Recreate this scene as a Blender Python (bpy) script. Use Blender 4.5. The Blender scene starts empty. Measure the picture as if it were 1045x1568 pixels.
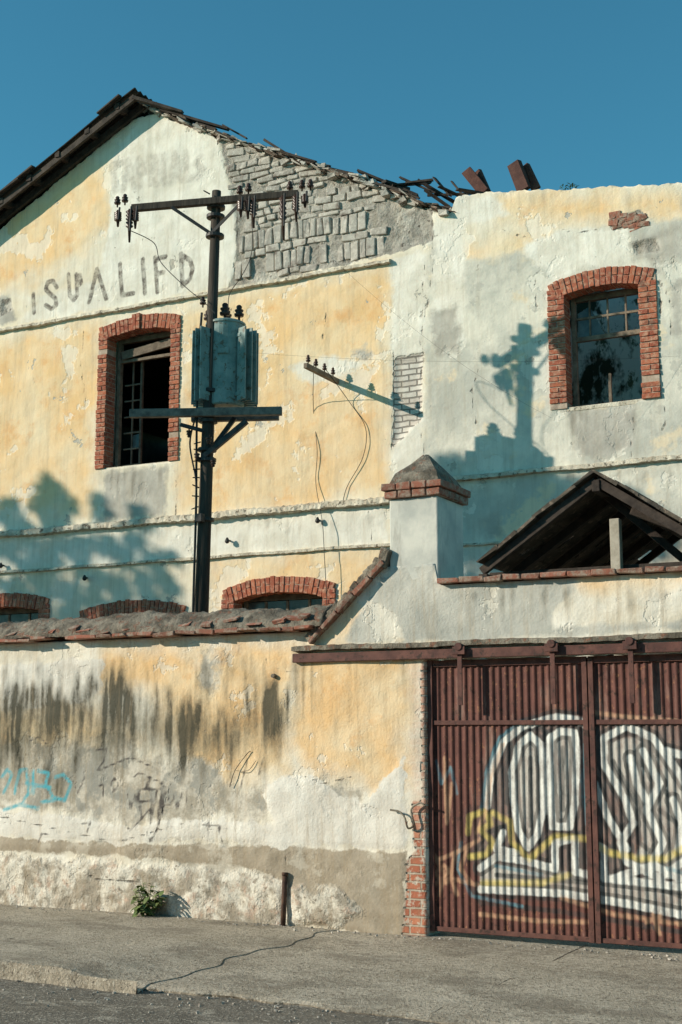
import bpy, math, random
import numpy as np
from mathutils import Vector, Matrix, Quaternion
random.seed(7); np.random.seed(7)
R=random.random
def rr(a,b): return a+(b-a)*random.random()
# ---------------------------------------------------------------- survey / camera
FPX=2044.0; TH=math.radians(9.47); PS=math.radians(27.6); CH=1.75
fw=np.array([-math.sin(PS)*math.cos(TH), math.cos(PS)*math.cos(TH), math.sin(TH)])
rt=np.array([math.cos(PS),math.sin(PS),0.0]); up=np.cross(rt,fw)
C0=np.array([0,0,CH])
def ray(px,py): return fw+rt*((px-522.5)/FPX)-up*((py-784)/FPX)
def U(px,py,Y):
    d=ray(px,py); t=Y/d[1]; return C0+d*t
def Gd(px,py,z=0.0):
    d=ray(px,py); t=(z-CH)/d[2]; return C0+d*t
YW=float(Gd(655,1432)[1]); YF=YW+5.8; YP=YF-2.5
def fx(px,py): p=U(px,py,YF); return (p[0],p[2])
def wx(px,py): p=U(px,py,YW); return (p[0],p[2])
sc=bpy.context.scene
cam=bpy.data.cameras.new("camera"); co=bpy.data.objects.new("camera",cam); sc.collection.objects.link(co)
co.location=(0,0,CH); co.rotation_euler=(math.radians(90)+TH,0,PS)
cam.sensor_fit='VERTICAL'; cam.sensor_height=36; cam.lens=36*FPX/1568; cam.clip_end=2000; cam.clip_start=.1
sc.camera=co
sc.view_settings.view_transform='Standard'
# ---------------------------------------------------------------- sun & sky
top=U(332,293,YP); tgt=U(803,497,YF); sd=Vector(tgt-top).normalized()
S_=(tgt-top)[0]/2.5; T_=-(tgt-top)[2]/2.5
to=-sd; el=math.asin(to.z); az=math.atan2(to.x,to.y)
sun=bpy.data.lights.new("sun",'SUN'); sun.energy=5; sun.angle=math.radians(.5); sun.color=(1,.91,.76)
so=bpy.data.objects.new("sun",sun); sc.collection.objects.link(so); so.rotation_euler=sd.to_track_quat('-Z','Y').to_euler(); so.location=(-20,-10,20)
w=bpy.data.worlds.new("World"); sc.world=w; w.use_nodes=True; nt=w.node_tree
bg=nt.nodes['Background']; sky=nt.nodes.new('ShaderNodeTexSky'); sky.sky_type='NISHITA'; sky.sun_disc=False
sky.sun_elevation=el; sky.sun_rotation=az; sky.air_density=1.0; sky.dust_density=.15; sky.ozone_density=1.5
mx=nt.nodes.new('ShaderNodeMix'); mx.data_type='RGBA'; mx.blend_type='MULTIPLY'; mx.inputs[0].default_value=1
nt.links.new(sky.outputs[0],mx.inputs[6]); mx.inputs[7].default_value=(.42,1.13,1.12,1)
nt.links.new(mx.outputs[2],bg.inputs[0]); bg.inputs[1].default_value=.115
# ---------------------------------------------------------------- node helper
class G:
    def __init__(s,name,rough=.9,metal=0):
        s.m=bpy.data.materials.new(name); s.m.use_nodes=True; s.t=s.m.node_tree
        s.b=s.t.nodes['Principled BSDF']; s.b.inputs['Roughness'].default_value=rough; s.b.inputs['Metallic'].default_value=metal
        try: s.b.inputs['Specular IOR Level'].default_value=.25
        except: pass
        s.tc=s.t.nodes.new('ShaderNodeTexCoord').outputs['Object']
    def n(s,t,**p):
        x=s.t.nodes.new(t)
        for k,v in p.items(): setattr(x,k,v)
        return x
    def put(s,sock,v):
        if isinstance(v,bpy.types.NodeSocket): s.t.links.new(v,sock)
        elif isinstance(v,(tuple,list)):
            v=list(v)
            if sock.type=='RGBA' and len(v)==3: v=v+[1]
            sock.default_value=v
        else: sock.default_value=v
    def math(s,op,a,b=0.0,clamp=False):
        x=s.n('ShaderNodeMath',operation=op,use_clamp=clamp); s.put(x.inputs[0],a); s.put(x.inputs[1],b); return x.outputs[0]
    def mix(s,f,a,b,bl='MIX'):
        x=s.n('ShaderNodeMix',data_type='RGBA',blend_type=bl); s.put(x.inputs[0],f); s.put(x.inputs[6],a); s.put(x.inputs[7],b); return x.outputs[2]
    def vec(s,st=(1,1,1),off=(0,0,0)):
        x=s.n('ShaderNodeMapping'); s.put(x.inputs[0],s.tc); x.inputs['Scale'].default_value=st; x.inputs['Location'].default_value=off; return x.outputs[0]
    def noise(s,sc,det=5,ro=.6,st=(1,1,1),off=(0,0,0),dist=0):
        x=s.n('ShaderNodeTexNoise'); s.put(x.inputs['Vector'],s.vec(st,off)); x.inputs['Scale'].default_value=sc
        x.inputs['Detail'].default_value=min(det,5); x.inputs['Roughness'].default_value=ro; x.inputs['Distortion'].default_value=dist
        return x.outputs['Fac']
    def rng(s,v,a,b,c=0.0,d=1.0):
        x=s.n('ShaderNodeMapRange'); s.put(x.inputs[0],v)
        for i,k in enumerate((a,b,c,d)): s.put(x.inputs[i+1],k)
        x.clamp=True; return x.outputs[0]
    def attr(s,name):
        x=s.n('ShaderNodeAttribute',attribute_name=name); return x.outputs['Fac']
    def mask(s,name,amp=.3,sc=3,w=.02,off=(0,0,0),det=7,st=(1,1,1)):
        nz=s.math('MULTIPLY',s.math('SUBTRACT',s.noise(sc,det,.65,st,off),.5),amp*2)
        return s.rng(s.math('ADD',s.attr(name),nz),-w,w)
    def rnd(s): return s.n('ShaderNodeNewGeometry').outputs['Random Per Island']
    def xz(s,dist=.03,dsc=4):
        sep=s.n('ShaderNodeSeparateXYZ'); s.put(sep.inputs[0],s.tc)
        n1=s.math('MULTIPLY',s.math('SUBTRACT',s.noise(dsc,3),.5),dist*2); n2=s.math('MULTIPLY',s.math('SUBTRACT',s.noise(dsc,3,off=(5,3,1)),.5),dist*2)
        c=s.n('ShaderNodeCombineXYZ'); s.put(c.inputs[0],s.math('ADD',sep.outputs[0],n1)); s.put(c.inputs[1],s.math('ADD',sep.outputs[2],n2)); return c.outputs[0]
    def brick(s,c1,c2,mo,wd,ht,ms=.012,dist=.03,dsc=4,smooth=.3):
        x=s.n('ShaderNodeTexBrick'); s.put(x.inputs['Vector'],s.xz(dist,dsc)); s.put(x.inputs['Color1'],c1); s.put(x.inputs['Color2'],c2); s.put(x.inputs['Mortar'],mo)
        x.inputs['Scale'].default_value=1; x.inputs['Brick Width'].default_value=wd; x.inputs['Row Height'].default_value=ht; x.inputs['Mortar Size'].default_value=ms; x.inputs['Mortar Smooth'].default_value=smooth
        return x.outputs['Color'],x.outputs['Fac']
    def out(s,col,bump=None,bs=.5,bd=.02,rough=None):
        s.put(s.b.inputs['Base Color'],col)
        if bump is not None:
            x=s.n('ShaderNodeBump'); x.inputs['Strength'].default_value=bs; x.inputs['Distance'].default_value=bd; s.put(x.inputs['Height'],bump); s.put(s.b.inputs['Normal'],x.outputs[0])
        if rough is not None: s.put(s.b.inputs['Roughness'],rough)
        return s.m
def simple(name,c1,c2,sc=6,rough=.85,metal=0,bs=.4,bd=.01,st=(1,1,1),rnd=.0,c3=None,lo=.35,hi=.65):
    g=G(name,rough,metal); f=g.noise(sc,8,.65,st)
    c=g.mix(g.rng(f,lo,hi),c1,c2)
    if c3 is not None: c=g.mix(g.rng(g.noise(sc*2.3,8,.7,st,(4,4,4)),.55,.62),c,c3)
    if rnd: c=g.mix(g.math('MULTIPLY',g.rnd(),rnd),c,(.03,.02,.02))
    return g.out(c,g.noise(sc*6,6,.7,st),bs,bd)
# ---------------------------------------------------------------- mesh helper
def empty(name,loc=(0,0,0)):
    e=bpy.data.objects.new(name,None); sc.collection.objects.link(e); e.location=loc; e.empty_display_size=.3; return e
def parent(o,p):
    if p: o.parent=p; o.matrix_parent_inverse=Matrix.Translation(-Vector(p.location))
def mkobj(name,v,f,mat,par=None,smooth=False):
    me=bpy.data.meshes.new(name); me.from_pydata([tuple(map(float,a)) for a in v],[],f); me.update()
    o=bpy.data.objects.new(name,me); sc.collection.objects.link(o); me.materials.append(mat); parent(o,par)
    if smooth: me.polygons.foreach_set('use_smooth',[True]*len(me.polygons))
    return o
class MB:
    def __init__(s): s.v=[]; s.f=[]
    def add(s,vs,fs):
        b=len(s.v); s.v+= [tuple(x) for x in vs]; s.f+=[tuple(b+i for i in f) for f in fs]
    def box(s,c,d,rot=None,jit=0):
        hx,hy,hz=[a/2 for a in d]; vs=[]
        for x in(-1,1):
            for y in(-1,1):
                for z in(-1,1):
                    p=Vector((x*hx+rr(-jit,jit),y*hy+rr(-jit,jit),z*hz+rr(-jit,jit)))
                    if rot is not None: p=rot@p
                    vs.append(p+Vector(c))
        s.add(vs,[(0,1,3,2),(4,6,7,5),(0,4,5,1),(2,3,7,6),(0,2,6,4),(1,5,7,3)])
    def bb(s,x0,x1,y0,y1,z0,z1,jit=0): s.box(((x0+x1)/2,(y0+y1)/2,(z0+z1)/2),(x1-x0,y1-y0,z1-z0),None,jit)
    def beam(s,p0,p1,w,h,jit=0,roll=0):
        p0=Vector(p0);p1=Vector(p1); d=p1-p0; q=d.to_track_quat('X','Z'); m=q.to_matrix()@Matrix.Rotation(roll,3,'X')
        s.box((p0+p1)/2,(d.length,w,h),m,jit)
    def cyl(s,p0,p1,r0,r1=None,n=14):
        r1=r0 if r1 is None else r1; s.lathe(p0,Vector(p1)-Vector(p0),[(r0,0),(r1,(Vector(p1)-Vector(p0)).length)],n)
    def lathe(s,p,ax,prof,n=14):
        q=Vector(ax).normalized().to_track_quat('Z','Y').to_matrix(); p=Vector(p); vs=[];fs=[]
        for r,h in prof:
            for i in range(n):
                a=2*math.pi*i/n; vs.append(p+q@Vector((r*math.cos(a),r*math.sin(a),h)))
        for k in range(len(prof)-1):
            for i in range(n):
                j=(i+1)%n; fs.append((k*n+i,k*n+j,(k+1)*n+j,(k+1)*n+i))
        fs.append(tuple(range(n))[::-1]); fs.append(tuple((len(prof)-1)*n+i for i in range(n)))
        s.add(vs,fs)
    def tube(s,pts,r,n=6):
        for a,b in zip(pts[:-1],pts[1:]): s.cyl(a,b,r,r,n)
    def obj(s,name,mat,par=None,bev=0,smooth=False):
        o=mkobj(name,s.v,s.f,mat,par,smooth)
        if bev:
            m=o.modifiers.new('b','BEVEL'); m.width=bev; m.segments=2; m.limit_method='ANGLE'
        return o
def poly_sdf(P,poly):
    poly=np.array(poly,float); n=len(poly); d=np.full(len(P),1e9); ins=np.zeros(len(P),bool)
    for i in range(n):
        a=poly[i]; b=poly[(i+1)%n]; ab=b-a; L=(ab**2).sum()+1e-12
        t=np.clip(((P-a)@ab)/L,0,1); q=a+t[:,None]*ab; d=np.minimum(d,np.hypot(*(P-q).T))
        c=((a[1]>P[:,1])!=(b[1]>P[:,1])); 
        xi=(b[0]-a[0])*(P[:,1]-a[1])/((b[1]-a[1])+1e-12)+a[0]
        ins^=(c&(P[:,0]<xi))
    return np.where(ins,d,-d)
def line_sdf(P,lines,hw):
    d=np.full(len(P),1e9)
    for ln in lines:
        ln=np.array(ln,float)
        for a,b in zip(ln[:-1],ln[1:]):
            ab=b-a; L=(ab**2).sum()+1e-12; t=np.clip(((P-a)@ab)/L,0,1); q=a+t[:,None]*ab; d=np.minimum(d,np.hypot(*(P-q).T))
    return hw-d
def polys(P,cv,L): 
    r=np.full(len(P),-9.0)
    for p in L: r=np.maximum(r,poly_sdf(P,[cv(*q) for q in p]))
    return r
def lines(P,cv,L,hw): return line_sdf(P,[[cv(*q) for q in p] for p in L],hw)
def drips(P,D):
    r=np.zeros(len(P))
    for (x,zt,L,w_,a) in D:
        u=(zt-P[:,1])/L; ww=w_*(1-.35*np.clip(u,0,1)); g_=np.exp(-((P[:,0]-x)/ww)**2)
        v_=np.clip((u+.25)/.45,0,1)*np.clip(1.05-u,0,1)**1.0*(u<1.05)
        q=g_*v_*a; r=np.maximum(r,q)+.25*np.minimum(r,q)
    return r
def grid_wall(name,Y,x0,x1,z0,z1,step,holes,prof,masks,mat,par,thick,relief=None,ribs=None):
    xs=list(np.arange(x0,x1+1e-6,step)) if ribs is None else list(ribs[0])
    zs=list(np.arange(z0,z1+1e-6,step))
    def merge(L,ed):
        for e in ed:
            L=[a for a in L if abs(a-e)>step*.4]+[e]
        return np.array(sorted(L))
    xs=merge(xs,sorted({h[0] for h in holes}|{h[1] for h in holes})); zs=merge(zs,sorted({h[2] for h in holes}|{h[3] for h in holes}))
    nx,nz=len(xs),len(zs); X,Z=np.meshgrid(xs,zs,indexing='ij')
    ZT=prof(xs)[:,None]+0*Z if prof else Z*0+1e9
    Zc=np.minimum(Z,ZT)
    P=np.stack([X.ravel(),Zc.ravel()],1)
    Yv=np.full(nx*nz,Y)
    A={k:f(P) for k,f in masks.items()}
    if relief is not None: Yv=Yv+relief(P,A)
    if ribs is not None: Yv=Yv+np.repeat(np.interp(xs,ribs[0],ribs[1]),nz)
    idx=np.arange(nx*nz).reshape(nx,nz); fs=[]; used=np.zeros(nx*nz,bool)
    for i in range(nx-1):
        xc=(xs[i]+xs[i+1])/2
        for j in range(nz-1):
            if Z[i,j]>=ZT[i,j]-1e-4 and Z[i+1,j]>=ZT[i+1,j]-1e-4: continue
            zc=(zs[j]+zs[j+1])/2
            if any(h[0]<xc<h[1] and h[2]<zc<h[3] for h in holes): continue
            fs.append((idx[i,j],idx[i+1,j],idx[i+1,j+1],idx[i,j+1]))
    fs=np.array(fs); used[fs.ravel()]=True; rm=np.cumsum(used)-1
    V=np.stack([P[:,0],Yv,P[:,1]],1)[used]
    o=mkobj(name,V.tolist(),rm[fs].tolist(),mat,par,True)
    for k,a in A.items():
        at=o.data.attributes.new(k,'FLOAT','POINT'); at.data.foreach_set('value',np.clip(a[used],-3,3).astype(np.float32))
    if thick:
        m=o.modifiers.new('s','SOLIDIFY'); m.thickness=thick; m.offset=-1
    return o
def profile(cv,pts,nz=0,fr=3):
    q=np.array([cv(*p) for p in pts]); 
    def f(x):
        z=np.interp(x,q[:,0],q[:,1])
        if nz: z=z+nz*(np.sin(x*fr*7.1)+np.sin(x*fr*17.3+1)+np.sin(x*fr*3.3+2)+np.sin(x*fr*31+.5)*.7)
        return z
    return f
# ================================================================= MATERIALS
def facade_material():
    g=G("weathered_facade_plaster")
    med=g.noise(3.2,8,.6); fine=g.noise(28,8,.7)
    cream=g.mix(g.rng(med,.3,.7),(.76,.655,.49),(.86,.78,.64))
    yel=g.mix(g.rng(g.noise(1.3,7,.6,off=(2,0,7)),.35,.68),(.85,.56,.28),(.87,.70,.47))
    yel=g.mix(g.rng(g.noise(1.7,8,.7,off=(12,0,7)),.54,.70,0,.85),yel,(.80,.445,.19))
    c=g.mix(g.mask('yel',.5,1.4,.18),cream,yel)
    rg=g.mix(g.rng(g.noise(1.1,8,.65,off=(3,3,3)),.40,.62),(.54,.52,.45),(.79,.735,.62))
    rg=g.mix(g.rng(g.noise(.9,9,.6,off=(3,9,3)),.56,.60,0,.75),rg,(.84,.68,.47))
    rg=g.mix(g.rng(g.noise(2.8,9,.7,off=(8,9,3)),.60,.63,0,.75),rg,(.50,.48,.42))
    c=g.mix(g.mask('rgt',.25,2,.05),c,rg)
    wh=g.mix(g.rng(med,.35,.65),(.74,.68,.57),(.88,.83,.73))
    c=g.mix(g.mask('wht',.16,4,.04,off=(1,2,3)),c,wh)
    fl=g.rng(g.noise(1.2,10,.66,off=(7,7,1)),.58,.60); c=g.mix(g.math('MULTIPLY',fl,.55),c,(.88,.82,.71))
    fl2=g.rng(g.noise(2.2,10,.7,off=(1,17,1)),.66,.675); c=g.mix(fl2,c,(.50,.46,.39))
    grey=g.mix(g.rng(med,.3,.7),(.38,.35,.30),(.58,.54,.47))
    c=g.mix(g.mask('gry',.22,4,.05,off=(8,0,0)),c,grey)
    wear=g.rng(g.noise(9,8,.7,off=(0,5,0)),.38,.62)
    lm=g.math('MULTIPLY',g.rng(g.attr('let'),-.008,.010),g.math('SUBTRACT',1.0,g.math('MULTIPLY',wear,.65)))
    c=g.mix(lm,c,(.12,.10,.085))
    gm=g.math('MULTIPLY',g.rng(g.attr('gho'),-.03,.02),g.math('ADD',.22,g.math('MULTIPLY',wear,.5))); c=g.mix(gm,c,(.44,.40,.34))
    bc=g.mix(g.rng(g.noise(5,9,.7,off=(0,0,9)),.38,.60),(.30,.27,.23),(.50,.455,.39)); bc=g.mix(g.rng(g.noise(2,8,.65,off=(5,0,9)),.55,.61),bc,(.62,.57,.49)); bc=g.mix(g.rng(g.noise(14,8,.7,off=(2,2,2)),.57,.66),bc,(.14,.12,.10))
    sm=g.mask('stn',.11,4,.012); c=g.mix(sm,c,bc)
    bw,bf2=g.brick((.74,.68,.60),(.58,.50,.43),(.26,.23,.20),.24,.085,.012,.02,5)
    s2=g.mask('bkw',.08,7,.01); c=g.mix(s2,c,bw)
    cr2=g.rng(g.math('ADD',g.attr('crk'),g.math('MULTIPLY',g.math('SUBTRACT',g.noise(9,8,.7),.5),.10)),-.004,.014)
    c=g.mix(g.math('MULTIPLY',cr2,.9),c,(.12,.10,.08))
    st=g.noise(5,6,.7,(2.2,1,.16)); c=g.mix(g.rng(st,.48,.80,0,.5),c,(.42,.34,.24))
    dr=g.rng(g.math('MULTIPLY',g.attr('drp'),g.math('ADD',.3,g.math('MULTIPLY',g.noise(14,6,.7,(1,1,.4),off=(2,2,9)),1.3))),.12,1.1,0,.8); c=g.mix(dr,c,(.15,.125,.09))
    sp=g.rng(g.noise(60,4,.6),.64,.72); c=g.mix(g.math('MULTIPLY',sp,.45),c,(.38,.33,.26))
    h=g.math('ADD',g.math('MULTIPLY',fine,.22),g.math('MULTIPLY',med,.7))
    h=g.math('SUBTRACT',h,g.math('MULTIPLY',fl2,.3)); h=g.math('ADD',h,g.math('MULTIPLY',fl,-.18))
    h=g.math('ADD',h,g.math('MULTIPLY',sm,g.math('SUBTRACT',g.math('MULTIPLY',g.noise(11,8,.75),2.6),1.3)))
    h=g.math('ADD',h,g.math('MULTIPLY',s2,g.math('SUBTRACT',g.math('MULTIPLY',bf2,-1.2),.8)))
    h=g.math('SUBTRACT',h,cr2)
    return g.out(c,h,.8,.03)
def wall_material():
    g=G("weathered_boundary_wall_plaster")
    med=g.noise(3.5,8,.6); fine=g.noise(40,8,.7)
    wh=g.mix(g.rng(med,.32,.68),(.74,.66,.52),(.87,.82,.71))
    yel=g.mix(g.rng(g.noise(2.1,8,.65,off=(2,0,7)),.35,.66),(.85,.55,.27),(.87,.69,.45))
    yel=g.mix(g.rng(g.noise(3.1,8,.7,off=(12,0,7)),.55,.70,0,.75),yel,(.80,.45,.19))
    c=g.mix(g.mask('yel',.32,1.9,.13),wh,yel)
    gu=g.mix(g.rng(g.noise(2.2,8,.65,off=(9,0,7)),.35,.65),(.44,.435,.385),(.63,.60,.52)); c=g.mix(g.mask('gup',.12,3,.02,off=(3,0,0)),c,gu)
    fl=g.rng(g.noise(2.0,10,.68,off=(7,7,1)),.59,.61); c=g.mix(g.math('MULTIPLY',fl,.55),c,(.84,.78,.66))
    gr=g.mix(g.rng(g.noise(6,9,.7,off=(4,4,4)),.40,.60),(.43,.38,.30),(.68,.62,.52)); gr=g.mix(g.rng(g.noise(2.4,9,.68,off=(14,4,4)),.50,.56,0,.9),gr,(.36,.345,.30)); c=g.mix(g.mask('gry',.45,2.2,.06,off=(8,0,0)),c,gr)
    dd=g.mix(g.rng(g.noise(7,8,.7),.35,.65),(.34,.28,.205),(.45,.38,.29)); dd=g.mix(g.rng(g.noise(2.5,8,.7,off=(1,1,1)),.56,.61,0,.7),dd,(.60,.54,.44)); c=g.mix(g.mask('dad',.10,4,.01,off=(3,3,0)),c,dd)
    c=g.mix(g.mask('wht',.16,4,.012,off=(5,0,2)),c,g.mix(g.rng(med,.3,.7),(.68,.62,.53),(.87,.83,.74)))
    lo=g.mix(g.rng(g.noise(3.5,10,.68,off=(6,2,0)),.45,.55),(.40,.345,.27),(.76,.70,.59)); lo=g.mix(g.rng(g.noise(7,8,.7,off=(16,2,0)),.55,.65,0,.85),lo,(.56,.40,.30)); lo=g.mix(g.rng(g.noise(16,8,.7,off=(6,12,0)),.56,.64,0,.85),lo,(.24,.20,.155))
    c=g.mix(g.mask('low',.20,3.2,.03,off=(2,5,0)),c,lo)
    bc,bf=g.brick((.54,.21,.12),(.38,.12,.07),(.47,.38,.29),.22,.075,.010,.008,6)
    bc=g.mix(g.rng(g.noise(14,7,.7),.52,.62),bc,(.60,.50,.40))
    bm=g.mask('brk',.05,7,.01); c=g.mix(bm,c,bc)
    c=g.mix(g.math('MULTIPLY',g.mask('pnk',.10,7,.04),.4),c,g.mix(.6,bc,(.76,.60,.48)))
    st=g.noise(3.3,7,.72,(2.6,1,.25),off=(1,0,0)); sp=g.noise(22,8,.8,(1.3,1,.7))
    ms=g.math('ADD',g.math('MULTIPLY',g.rng(g.attr('mld'),-.45,.25),.55),g.math('ADD',g.math('MULTIPLY',st,.7),g.math('MULTIPLY',sp,.4)))
    c=g.mix(g.rng(ms,.84,1.2,0,.85),c,(.19,.165,.11))
    dn=g.math('ADD',-.20,g.math('MULTIPLY',g.math('ADD',g.math('MULTIPLY',sp,1.25),g.noise(8,5,.75,(1.8,1,.35),off=(2,6,0))),1.25))
    dr=g.rng(g.math('MULTIPLY',g.attr('drp'),dn),.10,1.05,0,.94); c=g.mix(dr,c,(.07,.065,.045))
    st2=g.noise(7,6,.7,(2.4,1,.14),off=(5,5,5)); c=g.mix(g.rng(st2,.50,.8,0,.6),c,(.40,.29,.17))
    cr=g.rng(g.math('ADD',g.attr('crk'),g.math('MULTIPLY',g.math('SUBTRACT',g.noise(12,8,.7),.5),.05)),-.003,.010); c=g.mix(g.math('MULTIPLY',cr,.8),c,(.12,.10,.08))
    tw=g.rng(g.noise(12,6,.7,off=(1,4,6)),.32,.55,.4,1)
    c=g.mix(g.math('MULTIPLY',g.math('MULTIPLY',g.rng(g.attr('teal'),-.012,.008),tw),.9),c,(.08,.42,.50))
    c=g.mix(g.math('MULTIPLY',g.math('MULTIPLY',g.rng(g.attr('tag'),-.006,.005),tw),.95),c,(.08,.07,.065))
    sp2=g.rng(g.noise(70,4,.6),.64,.72); c=g.mix(g.math('MULTIPLY',sp2,.5),c,(.33,.28,.21))
    h=g.math('ADD',g.math('MULTIPLY',fine,.28),g.math('MULTIPLY',med,.7)); h=g.math('SUBTRACT',h,g.math('MULTIPLY',fl,.18)); h=g.math('SUBTRACT',h,cr)
    h=g.math('ADD',h,g.math('MULTIPLY',g.mask('low',.20,3.2,.03,off=(2,5,0)),g.math('MULTIPLY',g.noise(9,9,.75),1.2)))
    h=g.math('ADD',h,g.math('MULTIPLY',g.mask('gry',.45,2.2,.06,off=(8,0,0)),-.30))
    h=g.math('ADD',h,g.math('MULTIPLY',bm,g.math('MULTIPLY',bf,-1.3)))
    return g.out(c,h,.85,.026)
def gate_material():
    g=G("graffiti_painted_steel",.75)
    c=g.mix(g.rng(g.noise(5,8,.7,(1,1,.4)),.35,.65),(.10,.040,.033),(.18,.075,.058))
    c=g.mix(g.rng(g.noise(13,9,.75),.56,.66),c,(.055,.030,.024)); c=g.mix(g.rng(g.noise(4,9,.7,(1.5,1,.3),off=(4,4,4)),.56,.72,0,.7),c,(.34,.225,.18))
    c=g.mix(g.rng(g.noise(30,6,.7,(1,1,.6),off=(6,2,4)),.58,.66,0,.85),c,(.30,.14,.075))
    n=g.math('MULTIPLY',g.math('SUBTRACT',g.noise(14,5,.6),.5),.024)
    wear=g.rng(g.noise(10,8,.7,(1,1,.5),off=(3,8,1)),.36,.66,1,.35)
    def L(name,a,b,k=1.0): return g.math('MULTIPLY',g.math('MULTIPLY',g.rng(g.math('ADD',g.attr(name),n),a,b),wear),k)
    c=g.mix(L('g_fill',-.08,.04,.38),c,(.42,.40,.36))
    c=g.mix(L('g_shad',-.05,.04,.7),c,(.06,.055,.052))
    c=g.mix(L('g_cream',-.012,.02,.8),c,(.58,.56,.50))
    ring=g.math('MULTIPLY',L('g_white',-.042,-.034),.85); c=g.mix(ring,c,(.045,.045,.045))
    c=g.mix(L('g_dark',-.010,.004,.9),c,(.045,.048,.048))
    c=g.mix(L('g_white',-.010,.006,.97),c,(.80,.79,.73))
    c=g.mix(L('g_blue',-.010,.006,.75),c,(.12,.28,.34))
    c=g.mix(L('g_yel',-.016,.012,.8),c,(.68,.54,.16))
    c=g.mix(L('g_or',-.012,.008,.75),c,(.60,.36,.22))
    return g.out(c,g.noise(40,8,.7),.3,.006)
MF=facade_material(); MW=wall_material(); MG=gate_material()
def brick_mat(name,a,b,soil,lo=.5):
    g=G(name); c=g.mix(g.rnd(),a,b); c=g.mix(g.rng(g.noise(14,8,.7),lo,lo+.16,0,.85),c,soil); c=g.mix(g.rng(g.noise(5,8,.7,off=(5,5,5)),.55,.68,0,.7),c,(.13,.08,.06))
    return g.out(c,g.noise(60,8,.75),.8,.012)
MBK=brick_mat("red_brick",(.48,.15,.08),(.30,.08,.05),(.54,.31,.21),.47)
MTL=brick_mat("old_clay_tile",(.38,.14,.09),(.20,.10,.07),(.38,.31,.24),.45)
MTD=brick_mat("dark_broken_tile",(.17,.11,.08),(.09,.065,.05),(.34,.29,.23),.5)
MSTN=brick_mat("grey_exposed_masonry",(.54,.485,.415),(.36,.32,.275),(.66,.60,.52),.47)
MMO=simple("brick_mortar",(.36,.26,.19),(.54,.43,.34),9)
MPL=simple("ledge_plaster",(.46,.385,.29),(.78,.70,.56),5,c3=(.18,.145,.105),bs=.8,bd=.02)
MCAP=simple("mossy_coping_mortar",(.12,.10,.075),(.33,.285,.22),5,c3=(.23,.12,.078),bs=1,bd=.03,lo=.40,hi=.60)
MWD=simple("weathered_wood",(.16,.12,.085),(.34,.27,.20),8,st=(1,1,1),bs=.7,rnd=.5)
MWDD=simple("dark_old_wood",(.035,.027,.022),(.09,.068,.054),8,bs=.7,rnd=.3)
MRP=simple("reddish_roof_plank",(.09,.038,.03),(.17,.075,.055),6,bs=.6,rnd=.5)
MPO=simple("dark_pole_wood",(.030,.024,.020),(.09,.07,.054),9,st=(1,1,.1),bs=.9,bd=.012)
MRF=simple("dark_rusted_roof_sheet",(.025,.022,.02),(.065,.048,.037),3,.7,bs=.4)
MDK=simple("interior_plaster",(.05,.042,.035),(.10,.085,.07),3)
MIN=simple("peeling_interior_wall",(.04,.05,.03),(.80,.80,.73),1.7,c3=(.10,.12,.07),lo=.43,hi=.50,st=(1,1,.6))
MSTD=simple("dark_steel_hardware",(.03,.03,.03),(.08,.07,.065),10,.55,.3,bs=.2)
MTR=simple("dull_grey_green_enamel",(.16,.235,.22),(.28,.36,.335),5,.5,.0,c3=(.15,.12,.085),bs=.1)
MCE=simple("brown_porcelain",(.05,.028,.022),(.09,.05,.038),5,.25,0,bs=.05)
MRS=simple("oxide_red_steel",(.09,.04,.034),(.17,.075,.058),7,.7,0,c3=(.06,.035,.028),bs=.3)
MCB=simple("black_cable",(.02,.02,.02),(.05,.045,.04),7,.6)
MGL=simple("dusty_glass",(.05,.07,.07),(.14,.17,.17),4,.15,0,bs=.05)
MLF=simple("leaf_green",(.045,.09,.02),(.11,.17,.045),5,.6,rnd=.5)
MBR=simple("tree_bark",(.10,.075,.05),(.2,.16,.11),9,bs=1,bd=.03)
# ================================================================= FACTORY BUILDING
fac=empty("factory_building",(-9,YF,0))
WIN=[]
def win(pxl,pxr,pyb,pyt,bw,at,rise,style):
    pm=(pxl+pxr)/2; x0=U(pxl,(pyb+pyt)/2,YF)[0]; x1=U(pxr,(pyb+pyt)/2,YF)[0]
    zb=U(pm,pyb,YF)[2]; zt=U(pm,pyt,YF)[2]; WIN.append((x0,x1,zb,zt,bw,at,rise,style))
win(150,276,712,484,.19,.24,.10,'A')
win(840,1009,619,410,.25,.25,.13,'B')
win(341,515,985,882,.22,.24,.16,'C')
win(122,286,985,918,.22,.24,.14,'C')
win(-80,76,1000,908,.22,.24,.14,'C')
win(-330,-205,760,530,.19,.24,.10,'A')
holes=[]
for (x0,x1,zb,zt,bw,at,rise,st) in WIN:
    holes.append((x0+bw*.75,x1-bw*.75,zb,zt-at+.06))
pf=profile(fx,[(-420,690),(-250,566),(0,352),(205,182),(240,174),(335,213),(400,233),(480,260),(560,284),(600,300),(655,322),(690,327),(699,301),(760,293),(850,291),(940,286),(1045,281),(1300,262)],.008,2)
yelP=[[(-200,545),(0,515),(150,498),(148,720),(130,775),(-200,800)],[(280,478),(350,460),(598,405),(600,560),(590,750),(335,785),(275,790)],[(335,858),(600,842),(600,1100),(335,1100)],[(-200,440),(0,350),(120,255),(160,250),(170,330),(120,400),(0,450)],[(740,306),(930,298),(1045,300),(1045,322),(900,338),(850,345),(790,340)],[(710,380),(760,372),(850,352),(845,366),(790,388),(720,395)],[(940,670),(1200,640),(1200,690),(960,705)]]
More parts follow.
